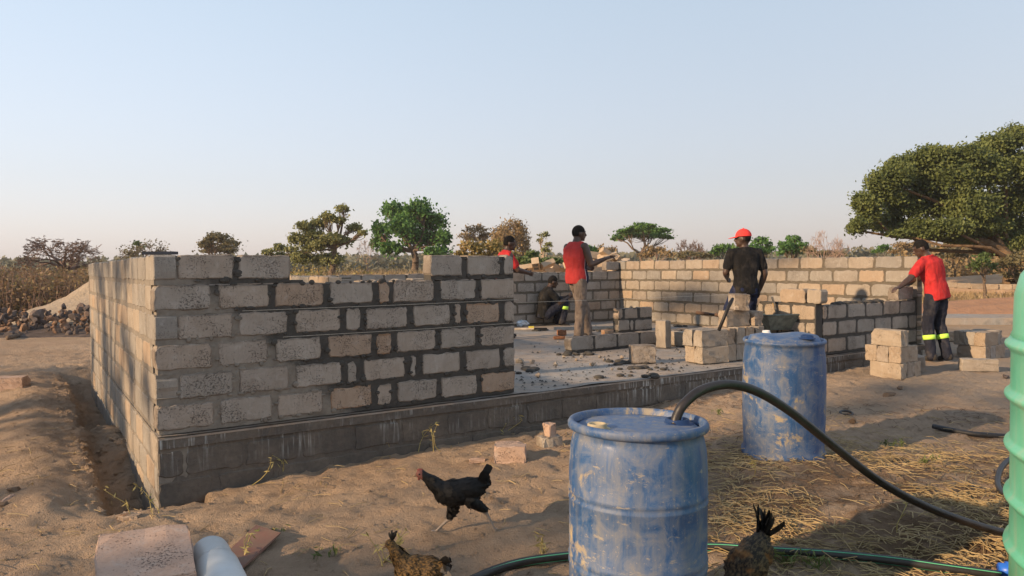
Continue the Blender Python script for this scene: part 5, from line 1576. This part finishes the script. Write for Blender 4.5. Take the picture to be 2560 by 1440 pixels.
for lab, px, py, n_, h in (('yellow dry weed leaning out at the foot of the front wall, left clump', 628, 1208, 4, .20), ('denser yellow weed clump at the foot of the front wall', 690, 1190, 8, .20), ('thin dry stalk standing at the foot of the front wall further right', 952, 1142, 2, .16),
                       ('dry stalks leaning against the slab near the wall end', 1080, 1128, 3, .22), ('straw coloured weed at the trench end by the wall corner', 382, 1288, 3, .22), ('thin stalks by the slab edge right of the wall end', 1255, 1085, 3, .2),
                       ('sparse upright stalks left of the near drum behind the brown hen', 958, 1405, 5, .17), ('dead stalk standing on the sand between the drums', 1878, 1190, 1, .2), ('dry stalks in front of the near drum base at left', 1372, 1388, 5, .1), ('thin upright stalk among the straw', 2230, 1340, 1, .18), ('bent dry stalk with a seed head on the sand', 640, 1395, 2, .12)):
    tuft(lab, px, py, n_, h, M_WEED)
for lab, px, py, n_, h in (('small green grass tuft by the striped pipe', 1985, 1412, 26, .09), ('green grass tuft below the striped pipe', 2040, 1418, 22, .08), ('short green tuft on the straw under the short pipe', 2230, 1118, 24, .09), ('green tuft in the trench by the far end of the left wall', 188, 968, 26, .16), ('small green tuft right of the far drum', 1788, 1035, 14, .07), ('green tuft on the straw left of the tank', 2330, 1160, 22, .07), ('tiny green tuft in front of the red board', 690, 1330, 10, .05), ('tiny green tuft behind the brown hen', 800, 1388, 8, .05)):
    tuft(lab, px, py, max(4, n_ // 3), h * .8, L_GRASSG, .05, .5, 'grass_tuft')
# ------------------------------------------------------------------ people
TMP_SC = bpy.data.scenes.new('remesh_bench')
def skin_mesh(name, mb, voxel, smooth=4, wrinkle=0.0, wfreq=14.0, squash=(1, 1, 1), seed=0):
    from mathutils import noise as mn
    me = mb.mesh(name)
    o = bpy.data.objects.new('tmp', me); TMP_SC.collection.objects.link(o)
    r = o.modifiers.new('r', 'REMESH'); r.mode = 'VOXEL'; r.voxel_size = voxel; r.use_smooth_shade = True
    s = o.modifiers.new('s', 'SMOOTH'); s.factor = .5; s.iterations = smooth
    TMP_SC.view_layers[0].update(); dg = TMP_SC.view_layers[0].depsgraph
    out = bpy.data.meshes.new_from_object(o.evaluated_get(dg))
    bpy.data.objects.remove(o); bpy.data.meshes.remove(me)
    out.name = name
    if wrinkle:
        off = Vector((seed * 3.1, seed * 1.3, 0))
        nv = len(out.vertices)
        co = np.empty(nv * 3, np.float32); no = np.empty(nv * 3, np.float32)
        out.vertices.foreach_get('co', co); out.vertices.foreach_get('normal', no)
        co = co.reshape(-1, 3); no = no.reshape(-1, 3)
        for i in range(nv):
            q = Vector((co[i, 0] * squash[0], co[i, 1] * squash[1], co[i, 2] * squash[2])) * wfreq + off
            co[i] += no[i] * (wrinkle * (mn.noise(q) + .5 * mn.noise(q * 2.3)))
        out.vertices.foreach_set('co', co.ravel())
    out.polygons.foreach_set('use_smooth', np.ones(len(out.polygons), bool))
    out.update()
    return out
def limb(mb, pts, rad, n=12):
    pts = [Vector(p) for p in pts]
    mb.tube(pts, rad, n)
    for p, r in zip(pts, rad): mb.sphere(p, r * .99, 12, 8)
def loft(mb, secs, n=20, pw=2.4):
    """secs: (centre, half width, half depth, side vector, front vector) stacked from below"""
    base = len(mb.v)
    for c, a, b, sv, fv in secs:
        for k in range(n):
            t = 2 * math.pi * k / n
            cs, sn = math.cos(t), math.sin(t)
            x = math.copysign(abs(cs) ** (2 / pw), cs); y = math.copysign(abs(sn) ** (2 / pw), sn)
            mb.v.append(tuple(Vector(c) + Vector(sv) * a * x + Vector(fv) * b * y))
    m = len(secs)
    for i in range(m - 1):
        for k in range(n):
            a = base + i * n + k; b = base + i * n + (k + 1) % n
            mb.f.append((a, b, b + n, a + n))
    mb.f.append(tuple(base + k for k in reversed(range(n)))); mb.f.append(tuple(base + (m - 1) * n + k for k in range(n)))
def hand(mb, wrist, d, palm_n, side, curl=.5, s=1.0):
    """palm and five fingers; d towards the fingertips, palm_n out of the palm, side towards the thumb"""
    w = Vector(wrist); d = Vector(d).normalized(); pn = Vector(palm_n); pn = (pn - d * pn.dot(d)).normalized()
    sd = Vector(side); sd = (sd - d * sd.dot(d) - pn * sd.dot(pn)).normalized()
    loft(mb, [(w, .026 * s, .018 * s, sd, pn), (w + d * .045 * s, .040 * s, .016 * s, sd, pn), (w + d * .09 * s, .042 * s, .013 * s, sd, pn)], 12)
    for i, (o, L) in enumerate(((.031, .070), (.011, .080), (-.010, .074), (-.029, .058))):
        b = w + d * .084 * s + sd * o * s
        a1 = curl * .6; a2 = curl * 1.5
        p1 = b + (d * math.cos(a1) + pn * math.sin(a1)) * L * .5 * s
        p2 = p1 + (d * math.cos(a2) + pn * math.sin(a2)) * L * .5 * s
        limb(mb, [b, p1, p2], [.0105 * s, .0095 * s, .008 * s], 8)
    t0 = w + d * .03 * s + sd * .03 * s
    t1 = t0 + (sd * .7 + d * .6 + pn * .35).normalized() * .04 * s; t2 = t1 + (d * .9 + sd * .25 + pn * .4).normalized() * .032 * s
    limb(mb, [t0, t1, t2], [.013 * s, .0115 * s, .009 * s], 8)
M_SKIN = simple('dark skin', (0.055, 0.031, 0.022), .45, .25, 8, 0, .4)
M_HAIR = simple('short black hair', (0.010, 0.009, 0.009), .9, .2, 60, .5, .1)
M_BLACKTEE = cloth('black cotton', (0.012, 0.012, 0.013), .10)
M_NAVY = cloth('navy work trousers', (0.020, 0.022, 0.034), .16)
M_JEANS = cloth('dark blue jeans', (0.016, 0.022, 0.055), .12)
M_TAUPE = cloth('dusty taupe trousers', (0.150, 0.118, 0.098), .4)
M_POLO = cloth('red polo cotton', (0.42, 0.030, 0.032), .10, (.45, .2, .16))
M_CAP = simple('red cap cotton', (0.62, 0.050, 0.045), .8, .1, 6, 0, .15)
M_SHOE = simple('dusty dark shoe', (0.035, 0.03, 0.027), .8, .3, 20)
m = NT('lime reflective tape'); m.color((0.50, 0.80, 0.10)).rough(.5); M_LIME = m.m
m = NT('red tank top with navy side panels')
w = m.coord('obj'); X, Y, Z = m.sep(w)
# side panel: a navy band down the flank with white piping
mm = m.math('ABSOLUTE', m.math('SUBTRACT', X, m.math('MULTIPLY', m.math('SUBTRACT', 1.42, Z), .10)))
side = m.rng(m.math('ABSOLUTE', Y), .085, .10)
side = m.math('MULTIPLY', side, m.rng(Z, 1.36, 1.34))
pan = m.math('MULTIPLY', m.math('LESS_THAN', mm, .052), side); pip = m.math('MULTIPLY', m.math('LESS_THAN', mm, .060), side)
c = m.mix(m.rng(m.noise(w, 6, 4), .3, .7), (0.30, 0.026, 0.026), (0.40, 0.036, 0.034))
c = m.mix(pip, c, (.6, .5, .5)); c = m.mix(pan, c, (.012, .014, .035)); m.color(c).rough(.9).bump(m.noise(m.map(w, (1, 1, .45)), 13, 4, .6, dist=.8), .9, .03); M_TANKTOP = m.m

def person(label, loc, rz, pose, top, bottom, s=1.0, sleeve='short', shoe=M_SHOE, bands=None, cap=False, shirt_r=.016, collar=False):
    root = empty('person', loc, rz); root.scale = (s, s, s)
    tag(root, label, 'person', 'builders on the site')
    g = {k: Vector(v) for k, v in pose.items() if k not in ('curl', 'head_yaw', 'head_pitch')}
    fw = g.get('front', Vector((1, 0, 0))).normalized()
    up = (g['neck'] - g['pelvis']).normalized()
    sv = up.cross(fw).normalized(); fv = sv.cross(up).normalized()   # side (left), front of the trunk
    waist = g['pelvis'].lerp(g['chest'], .45)
    def trunk(mb, d):
        loft(mb, [(g['pelvis'] - up * .10, .155 + d, .105 + d, sv, fv), (g['pelvis'], .165 + d, .112 + d, sv, fv), (waist, .142 + d, .100 + d, sv, fv), (g['chest'], .172 + d, .118 + d, sv, fv),
                  (g['chest'].lerp(g['neck'], .55), .182 + d, .108 + d, sv, fv), (g['chest'].lerp(g['neck'], .85), .12 + d * .8, .075 + d * .6, sv, fv), (g['neck'], .062 + d * .5, .06 + d * .5, sv, fv)])
    body = MB()
    trunk(body, -.008)
    hy = pose.get('head_yaw', 0.0); hp = pose.get('head_pitch', 0.0)
    hc = g['head']
    hf = Vector((math.cos(hy) * math.cos(hp), math.sin(hy) * math.cos(hp), -math.sin(hp)))
    hs = Vector((0, 0, 1)).cross(hf).normalized(); hu = hf.cross(hs)
    HM = Matrix((hf, hs, hu)).transposed().to_4x4()
    limb(body, [g['neck'] - up * .06, g['neck'], hc - hu * .05 - hf * .015], [.062, .055, .056])
    body.sphere(hc + hu * .012 - hf * .008, 1, 20, 14, (.098, .077, .112), HM)
    body.sphere(hc - hu * .052 + hf * .030, 1, 16, 10, (.064, .056, .066), HM)
    body.sphere(hc - hu * .100 + hf * .070, 1, 10, 8, (.022, .026, .018), HM)          # chin
    limb(body, [hc + hu * .018 + hf * .088, hc - hu * .024 + hf * .106], [.010, .017], 8)   # nose
    body.sphere(hc - hu * .058 + hf * .090, 1, 10, 6, (.014, .024, .012), HM)              # lips
    body.sphere(hc + hu * .032 + hf * .084, 1, 12, 6, (.012, .046, .012), HM)              # brow
    for q in (-1, 1): body.sphere(hc - hu * .012 - hf * .006 + hs * .078 * q, 1, 8, 6, (.018, .009, .03), HM)
    for q, S in (('l', 1), ('r', -1)):
        sh, el, wr = g['sh_' + q], g['el_' + q], g['wr_' + q]
        limb(body, [sh, sh.lerp(el, .4), el], [.062, .058, .045]); limb(body, [el, el.lerp(wr, .35), wr], [.046, .046, .030])
        hand(body, wr, g.get('hd_' + q, wr - el), g.get('hn_' + q, Vector((0, -S, 0))), g.get('ht_' + q, fw), pose.get('curl', .6))
        hp_, kn, an = g['hip_' + q], g['kn_' + q], g['an_' + q]
        limb(body, [hp_, kn], [.078, .052]); limb(body, [kn, kn.lerp(an, .3), an], [.052, .052, .036])
    bm_ = skin_mesh('body', body, .0085, 3)
    link('body', bm_, M_SKIN, root)
    # hair: close cropped
    hb = MB(); hb.sphere(hc + hu * .018 - hf * .012, 1, 24, 16, (.100, .0805, .112), HM)
    keep = []
    hm_ = hb.mesh('hair', True)
    b2 = bmesh.new(); b2.from_mesh(hm_)
    inv = HM.to_3x3().inverted()
    dl = [v for v in b2.verts if (inv @ (v.co - hc)).z < .012 and (inv @ (v.co - hc)).x > -.02 or (inv @ (v.co - hc)).z < -.055 or ((inv @ (v.co - hc)).x > .062 and (inv @ (v.co - hc)).z < .06)]
    bmesh.ops.delete(b2, geom=dl, context='VERTS'); b2.to_mesh(hm_); b2.free()
    link('hair', hm_, M_HAIR, root)
    # shirt
    sb = MB(); trunk(sb, shirt_r)
    for q in ('l', 'r'):
        sh, el = g['sh_' + q], g['el_' + q]
        if sleeve == 'short':
            limb(sb, [g['neck'].lerp(sh, .45) - up * .03, sh - up * .004, sh.lerp(el, .35), sh.lerp(el, .70)], [.066, .070, .070, .069])
        else: sb.sphere(sh.lerp(g['neck'], .42), .058, 12, 8)
    sm = skin_mesh('shirt', sb, .011, 5, .008, 9, (1, 1, .6), seed=int(abs(loc[0]) * 10))
    shirt = link('shirt', sm, top, root)
    if collar:
        cb = MB(); cb.tube([g['neck'] - up * .012 + (sv * math.cos(a) * .072 + fv * math.sin(a) * .07) - fv * .005 for a in np.linspace(0, 2 * math.pi, 20)], .016, 8); cb.build('collar', top, shirt, True)
    # trousers
    pb = MB()
    loft(pb, [(g['pelvis'] - up * .11, .150, .118, sv, fv), (g['pelvis'] - up * .03, .172, .124, sv, fv), (g['pelvis'] + up * .065, .158, .115, sv, fv)])
    for q in ('l', 'r'):
        hp_, kn, an = g['hip_' + q], g['kn_' + q], g['an_' + q]
        limb(pb, [hp_, hp_.lerp(kn, .5), kn], [.106, .094, .078]); limb(pb, [kn, kn.lerp(an, .5), an.lerp(kn, -.02)], [.079, .074, .070])
    pm = skin_mesh('trousers', pb, .012, 4, .013, 11, (1, 1, .8), seed=int(abs(loc[1]) * 10))
    tr = link('trousers', pm, bottom, root)
    if bands:
        for q in ('l', 'r'):
            kn, an = g['kn_' + q], g['an_' + q]
            c = kn.lerp(an, bands); ax = (an - kn).normalized()
            Rm = ax.to_track_quat('Z', 'Y').to_matrix().to_4x4()
            b = MB(); b.lathe([(.070, -.032), (.083, -.032), (.0835, 0), (.083, .032), (.070, .032)], 24, Matrix.Translation(c) @ Rm); b.build('reflective_band', M_LIME, tr, True)
    for q in ('l', 'r'):
        an = g['an_' + q]; kn = g['kn_' + q]
        td = g.get('toe_' + q, fw).normalized()
        b = MB(); sd = Vector((0, 0, 1)).cross(td).normalized()
        z = Vector((0, 0, 1))
        f0 = Vector((an.x, an.y, an.z - .075))
        loft(b, [(f0 - td * .075 + z * .04, .032, .04, sd, z), (f0 - td * .05 + z * .045, .038, .045, sd, z), (f0 + td * .03 + z * .042, .040, .042, sd, z), (f0 + td * .11 + z * .03, .047, .030, sd, z), (f0 + td * .17 + z * .024, .036, .022, sd, z)], 16)
        b.build('shoe', shoe, root, True)
    if cap:
        cb = MB()
        cb.sphere(hc + hu * .030 - hf * .010, 1, 28, 16, (.110, .092, .108), HM)
        me = cb.mesh('cap', True); b2 = bmesh.new(); b2.from_mesh(me)
        bmesh.ops.delete(b2, geom=[v for v in b2.verts if (inv @ (v.co - hc)).z < .022], context='VERTS'); b2.to_mesh(me); b2.free()
        cp = link('cap', me, M_CAP, root)
        bb = MB(); N = 14
        rows = []
        for k in range(N + 1):
            a = math.pi * (k / N - .5)
            rows.append((hc + hu * .030 + hf * (.06 + .04 * math.cos(a)) + hs * .085 * math.sin(a), hc + hu * (.022 - .012 * math.cos(a)) + hf * (.075 + .115 * math.cos(a)) + hs * .080 * math.sin(a)))
        vs = [p for r_ in rows for p in (r_[0], r_[1], r_[0] - hu * .006, r_[1] - hu * .006)]
        fs = []
        for k in range(N):
            a = 4 * k; b_ = 4 * (k + 1)
            fs += [(a, b_, b_ + 1, a + 1), (a + 2, a + 3, b_ + 3, b_ + 2), (a + 1, b_ + 1, b_ + 3, a + 3)]
        bb.add(vs, fs); bb.build('brim', M_CAP, cp, True)
        kb = MB(); kb.sphere(hc + hu * .139 - hf * .010, .009, 8, 6); kb.build('button', M_CAP, cp, True)
    return root

# man in the red tank top: side on, facing right, right forearm held out with a trowel
p = on_z(1446, 850, SLAB); p = at(1446, 850, p.y)
man1 = person('man in a red tank top and taupe trousers standing with one forearm held out', (p.x, p.y, SLAB), math.radians(38), dict(
    pelvis=(-.02, 0, .98), chest=(-.05, 0, 1.29), neck=(-.03, 0, 1.53), head=(.03, 0, 1.66),
    sh_l=(-.03, .185, 1.45), el_l=(.06, .25, 1.18), wr_l=(.26, .15, 1.13), sh_r=(-.04, -.185, 1.45), el_r=(.02, -.25, 1.17), wr_r=(.22, -.33, 1.26),
    hd_r=(.8, -.5, .3), hn_r=(0, .5, -1), ht_r=(.2, .5, .6), hip_l=(0, .085, .94), hip_r=(-.03, -.085, .94), kn_l=(.20, .10, .52), an_l=(.27, .08, .085), kn_r=(-.06, -.12, .52), an_r=(-.12, -.13, .085), head_yaw=-.35, head_pitch=.06),
    M_TANKTOP, M_TAUPE, 1.03, sleeve='none', shirt_r=.026)
man1.scale = (1.12, 1.10, 1.03)
tw = empty('trowel')
bpy.context.view_layer.update()
hw = man1.matrix_world @ Vector((.32, -.40, 1.30))
tw.location = hw; tw.rotation_euler = (0, 0, math.radians(20)); tag(tw, 'small steel trowel in the hand of the man in the tank top', 'trowel')
mb = MB(); mb.tube([(-.06, 0, 0), (.03, 0, 0)], .013, 8); mb.build('handle', M_RUST, tw, True)
mb = MB(); mb.add([(.05, -.045, .012), (.05, .045, .012), (.17, 0, .018), (.05, -.045, .009), (.05, .045, .009), (.17, 0, .015)], [(0, 2, 1), (3, 4, 5), (0, 1, 4, 3), (1, 2, 5, 4), (2, 0, 3, 5)]); mb.tube([(.03, 0, 0), (.06, 0, .01)], .006, 6); mb.build('blade', simple('bright steel', (.35, .34, .33), .4, .2, 20, 0, .5, 'obj', .6), tw)
# man with the red cap, seen from behind
p = at(1862, 640, 10.2)
man3 = person('man in a red cap and black T-shirt seen from behind, looking left', (p.x, p.y, SLAB), math.radians(98), dict(
    pelvis=(-.04, 0, .87), chest=(0, 0.0, 1.18), neck=(.01, 0, 1.425), head=(.02, .02, 1.545),
    sh_l=(.0, .20, 1.345), el_l=(.02, .265, 1.08), wr_l=(.22, .16, 1.0), sh_r=(.0, -.20, 1.345), el_r=(-.04, -.27, 1.06), wr_r=(.04, -.235, .83),
    hd_r=(.25, .1, -.8), hip_l=(0, .095, .83), hip_r=(0, -.095, .83), kn_l=(.22, .17, .46), an_l=(.04, .17, .085), kn_r=(.22, -.17, .46), an_r=(.04, -.17, .085), head_yaw=math.radians(62), head_pitch=.02),
    M_BLACKTEE, M_JEANS, 1.0, cap=True)
# man in the red polo, bending over the low wall
p = at(2336, 893, 10.55); p.z = gz(p.x, p.y)
man4 = person('man in a red polo shirt and navy trousers with lime bands, laying a block', (p.x, p.y, p.z), math.radians(118), dict(
    front=(1, 0, -.12), pelvis=(-.03, 0, .97), chest=(.02, .035, 1.28), neck=(.07, .085, 1.50), head=(.13, .13, 1.605),
    sh_l=(.05, .25, 1.39), el_l=(.08, .44, 1.18), wr_l=(.11, .62, 1.065), hd_l=(.15, .9, -.25), hn_l=(0, 0, -1), ht_l=(1, 0, 0), sh_r=(.05, -.13, 1.41), el_r=(.26, -.16, 1.19), wr_r=(.38, .06, 1.12), hn_r=(0, .3, -1),
    hip_l=(-.02, .085, .93), hip_r=(-.02, -.085, .93), kn_l=(.03, .12, .52), an_l=(-.04, .13, .085), kn_r=(.0, -.11, .52), an_r=(-.12, -.10, .085), head_yaw=.7, head_pitch=.42),
    M_POLO, M_NAVY, 1.0, bands=.42, collar=True, shirt_r=.024)
# the block he is setting
p = on_z(2262, 745, SLAB + 3 * COURSE); s0 = s_front(2246, 1.2)
bl = loose('block being set on the low wall under the hand of the red shirt man', P(s0 + .20, .078, SLAB + 3 * COURSE + .012), YAW, (.40, .15, .185), M_BLOCK)
# crouching man
p = on_z(1372, 813, SLAB)
man2 = person('man in a black T-shirt crouching at the foot of the back wall', (p.x, p.y, SLAB), math.radians(18), dict(
    front=(1, 0, -.3), pelvis=(-.12, 0, .25), chest=(-.08, 0, .54), neck=(.02, 0, .77), head=(.10, 0, .875),
    sh_l=(0, .185, .68), el_l=(.22, .20, .50), wr_l=(.42, .10, .56), sh_r=(-.02, -.185, .68), el_r=(.17, -.22, .46), wr_r=(.38, -.12, .55), hd_r=(.6, 0, .6),
    hip_l=(-.09, .10, .22), hip_r=(-.09, -.10, .22), kn_l=(.30, .14, .50), an_l=(.22, .14, .085), kn_r=(.30, -.14, .47), an_r=(.24, -.14, .085), head_yaw=-.1, head_pitch=.25),
    M_BLACKTEE, M_NAVY, 1.0, bands=.3)
# half hidden man behind the front wall
p = at(1262, 640, 12.2)
man5 = person('man in a red shirt half hidden behind the front wall, only head and shoulders showing', (p.x, p.y, SLAB), math.radians(16), dict(
    pelvis=(-.04, 0, .92), chest=(0, 0, 1.22), neck=(.04, 0, 1.46), head=(.09, 0, 1.575),
    sh_l=(0, .19, 1.38), el_l=(.14, .24, 1.14), wr_l=(.36, .17, 1.10), sh_r=(.02, -.19, 1.38), el_r=(.16, -.23, 1.13), wr_r=(.36, -.14, 1.08),
    hip_l=(0, .085, .88), hip_r=(0, -.085, .88), kn_l=(.08, .12, .48), an_l=(.05, .14, .085), kn_r=(.03, -.12, .48), an_r=(-.05, -.13, .085), head_yaw=-.2, head_pitch=.1),
    M_POLO, M_TAUPE, 1.0)

# ------------------------------------------------------------------ hens
def hen(label, loc, rz, s, P_, mats, tail, crest=False, seed=0, nf=620):
    rng = np.random.default_rng(seed + 300)
    root = empty('hen', loc, rz); root.scale = (s, s, s)
    tag(root, label, 'hen', 'hens on the sand')
    mb = MB()
    for p, sc in P_['body']: mb.sphere(Vector(p), 1, 18, 12, sc)
    sp = P_['spine']
    limb(mb, [q[0] for q in sp], [q[1] for q in sp], 14)
    for leg in P_['legs']:
        limb(mb, [leg[0], leg[1]], [.040, .020]); limb(mb, [leg[1], leg[2]], [.012, .0075], 8)
        f = Vector(leg[2]); d = Vector(leg[3]).normalized(); sd = Vector((0, 1, 0))
        for a, L in ((0, .055), (.55, .048), (-.55, .048), (math.pi, .028)):
            t = d * math.cos(a) + sd * math.sin(a)
            limb(mb, [f, f + t * L * .5 + Vector((0, 0, .002)), f + t * L - Vector((0, 0, .004))], [.007, .006, .004], 6)
    hd = Vector(P_['head']); mb.sphere(hd, .026, 14, 10, (1.15, .85, 1))
    me = skin_mesh('body', mb, .0055, 3)
    for m_ in mats[:3]: me.materials.append(m_)
    zt = P_['shank']
    for pl in me.polygons:
        c = pl.center
        if (c - hd).length < .036 and (c.x - hd.x) > -.008: pl.material_index = 2
        elif c.z < zt(c.x): pl.material_index = 1
    link('body', me, None, root)
    # feathers lie back along the body
    co = np.empty(len(me.vertices) * 3); me.vertices.foreach_get('co', co); co = co.reshape(-1, 3)
    no = np.empty(len(me.vertices) * 3); me.vertices.foreach_get('normal', no); no = no.reshape(-1, 3)
    ok = (co[:, 2] > np.array([zt(x) for x in co[:, 0]]) + .012) & (np.linalg.norm(co - np.array(hd), axis=1) > .034)
    ii = rng.choice(np.nonzero(ok)[0], nf)
    p = co[ii]; n = no[ii]
    back = np.stack([-np.ones(nf), rng.normal(size=nf) * .15, -.25 + rng.normal(size=nf) * .15], 1)
    back -= n * (back * n).sum(1, keepdims=True); back /= np.linalg.norm(back, axis=1, keepdims=True) + 1e-9
    t = back + n * .16; sd = np.cross(n, back)
    L = (.026 + .014 * rng.random(nf))[:, None]; W = L * .30
    b = p - n * .002
    v = np.stack([b, b + t * L * .45 + sd * W, b + t * L, b + t * L * .45 - sd * W], 1).reshape(-1, 3)
    link('plumage', mesh_np('plumage', v, np.arange(4 * nf).reshape(nf, 4)), mats[0], root)['kind'] = 'stuff'
    def feather(b, tip, w, mat, name='tail_feather'):
        b = np.array(b, float); tip = np.array(tip, float); d = tip - b
        up = np.array([0, 1.0, 0]) + rng.normal(size=3) * .25
        sd = np.cross(d, up); sd /= np.linalg.norm(sd)
        pts = []
        for k, ww in ((0, .3), (.35, .9), (.7, 1.05), (.95, .8)):
            c = b + d * k + np.array([0, 0, -.02 * math.sin(k * 3.1) * 0]) + up * .006 * math.sin(k * 3)
            pts += [c + sd * w * ww, c - sd * w * ww]
        pts.append(tip)
        fs = [(0, 1, 3, 2), (2, 3, 5, 4), (4, 5, 7, 6), (6, 7, 8)]
        link(name, mesh_py(name, pts, fs), mat, root)
    for i, (tb, tt) in enumerate(tail): feather(tb, tt, .020, mats[3 + i % (len(mats) - 3)])
    bk = MB(); bd = Vector(P_['beak']); bk.tube([hd + bd * .018, hd + bd * .034, hd + bd * .050 - Vector((0, 0, .006))], [.010, .0075, .001], 8); bk.build('beak', simple('horn beak', (.16, .11, .07), .6, .2), root, True)
    ey = MB()
    for q in (-1, 1): ey.sphere(hd + bd * .008 + Vector((0, q * .0215, .006)), .0045, 8, 6)
    ey.build('eyes', simple('eye', (.01, .008, .006), .2, .1), root, True)
    if crest:
        for i in range(16):
            a = rng.uniform(-1, 1); feather(np.array(hd) + np.array([-.008, .008 * a, .016]), np.array(hd) + np.array([-.035 + .045 * rng.random(), .022 * a, .05 + .025 * rng.random()]), .006, M_HENBLK, 'crest_feather')
    else:
        cm = MB(); cm.sphere(hd + Vector((.004, 0, .024)), 1, 10, 6, (.018, .004, .008)); cm.sphere(hd + Vector((.012, 0, -.026)), 1, 8, 6, (.007, .005, .010)); cm.build('comb', simple('red comb', (.16, .04, .035), .6, .2), root, True)
    return root
M_HENBLK = simple('black feathers', (.0055, .005, .005), .6, .5, 30, .3, .25)
M_HENGREY = simple('grey feather', (.09, .08, .07), .7, .3, 40)
M_HENLEG = simple('grey scaly leg', (.24, .20, .17), .7, .25, 60)
M_HENRED = simple('bare red face', (.13, .05, .042), .7, .3, 60)
m = NT('partridge feathers'); w = m.coord('obj'); n1 = m.noise(m.map(w, (1, 1.6, 1.6)), 75, 3, .6); n2 = m.noise(w, 12, 3)
c = m.mix(m.rng(n1, .42, .58), (.022, .015, .008), (.13, .075, .024)); c = m.mix(m.rng(n2, .45, .7, 0, .6), c, (.075, .05, .028)); m.color(c).rough(.75); M_HENBR = m.m
m = NT('black and orange feathers'); w = m.coord('obj'); n1 = m.noise(m.map(w, (.5, 1.5, 1)), 70, 3, .6); n2 = m.noise(w, 9, 3)
c = m.mix(m.rng(n1, .42, .66), (.014, .010, .008), (.11, .075, .04)); c = m.mix(m.rng(n2, .52, .64, 0, .75), c, (.27, .115, .03)); m.color(c).rough(.7); M_HENOR = m.m
RUN = dict(body=[((.055, 0, .238), (.105, .068, .075)), ((-.03, 0, .255), (.085, .062, .066))],
           spine=[((-.10, 0, .285), .036), ((-.02, 0, .262), .060), ((.11, 0, .238), .060), ((.165, 0, .29), .040), ((.205, 0, .328), .027), ((.232, 0, .346), .024)],
           head=(.236, 0, .348), beak=Vector((.98, 0, -.18)).normalized(), shank=lambda x: .080 if x > 0 else .135,
           legs=[((.055, -.025, .19), (.078, -.03, .085), (.16, -.03, .012), (1, 0, .0)), ((-.035, .025, .20), (-.118, .03, .142), (-.175, .03, .022), (.3, 0, -.5))])
p = on_ground(1160, 1334)
rngT = np.random.default_rng(8)
tails = [((-.085, rngT.normal() * .012, .285), (-.115 - .045 * rngT.random(), rngT.normal() * .03, .275 + .105 * k / 13)) for k in range(14)]
hen('black hen running left across the sand', (p.x, p.y, p.z - .004), math.radians(184), 1.06, RUN, [M_HENBLK, M_HENLEG, M_HENRED, M_HENBLK], tails, seed=1)
STAND = dict(body=[((.03, 0, .20), (.105, .072, .080)), ((-.04, 0, .205), (.085, .066, .072))],
             spine=[((-.10, 0, .225), .040), ((-.02, 0, .215), .062), ((.075, 0, .225), .056), ((.115, 0, .275), .040), ((.135, 0, .315), .028), ((.148, 0, .334), .024)],
             head=(.152, 0, .338), beak=Vector((.9, 0, -.43)).normalized(), shank=lambda x: .085,
             legs=[((.02, -.035, .15), (.01, -.04, .09), (.03, -.04, .010), (1, 0, 0)), ((0, .035, .15), (-.02, .04, .09), (-.01, .04, .010), (1, 0, 0))])
p = on_ground(1050, 1522)
tails = [((-.10, rngT.normal() * .015, .235), (-.145 - .03 * rngT.random(), rngT.normal() * .035, .17 + .13 * k / 13)) for k in range(14)]
hen('brown speckled hen with a black crest at the bottom edge', (p.x, p.y, p.z), math.radians(176), .90, STAND, [M_HENBR, M_HENLEG, M_HENBR, M_HENBLK, M_HENGREY, M_HENBLK], tails, crest=True, seed=2, nf=900)
PECK = dict(body=[((.02, 0, .19), (.115, .078, .080)), ((-.06, 0, .215), (.085, .070, .070))],
            spine=[((-.11, 0, .25), .042), ((-.02, 0, .215), .064), ((.085, 0, .175), .056), ((.15, 0, .13), .036), ((.18, 0, .085), .026), ((.19, 0, .06), .023)],
            head=(.195, 0, .055), beak=Vector((.5, 0, -.86)).normalized(), shank=lambda x: .085 if x < .1 else -1,
            legs=[((.02, -.035, .15), (.01, -.04, .09), (.03, -.04, .010), (1, 0, 0)), ((0, .035, .15), (-.02, .04, .09), (-.01, .04, .010), (1, 0, 0))])
p = at(1872, 1470, 3.32); p.z = gz(p.x, p.y)
tails = [((-.115, rngT.normal() * .02, .265), (-.175 - .05 * rngT.random(), rngT.normal() * .035, .30 + .085 * k / 21)) for k in range(22)]
hen('black and orange hen pecking with its tail up, right of the near drum', (p.x, p.y, p.z), math.radians(-132), 1.08, PECK, [M_HENOR, M_HENLEG, M_HENRED, M_HENBLK], tails, seed=3, nf=900)

bpy.data.scenes.remove(TMP_SC)
# ------------------------------------------------------------------ dusty air
mb = MB(); mb.box(-210, 210, -45, 190, -1.6, 11.5)
hz = mb.build('haze', None); hz['kind'] = 'stuff'; hz['label'] = 'thin dusty air over the whole site'
hm = bpy.data.materials.new('dusty air'); hm.use_nodes = True
ht = hm.node_tree; ht.nodes.clear()
ho = ht.nodes.new('ShaderNodeOutputMaterial'); hv = ht.nodes.new('ShaderNodeVolumePrincipled')
hv.inputs['Color'].default_value = (.93, .92, .92, 1); hv.inputs['Density'].default_value = 0.0006; hv.inputs['Anisotropy'].default_value = 0.2
ht.links.new(hv.outputs[0], ho.inputs['Volume'])
hz.data.materials.append(hm)
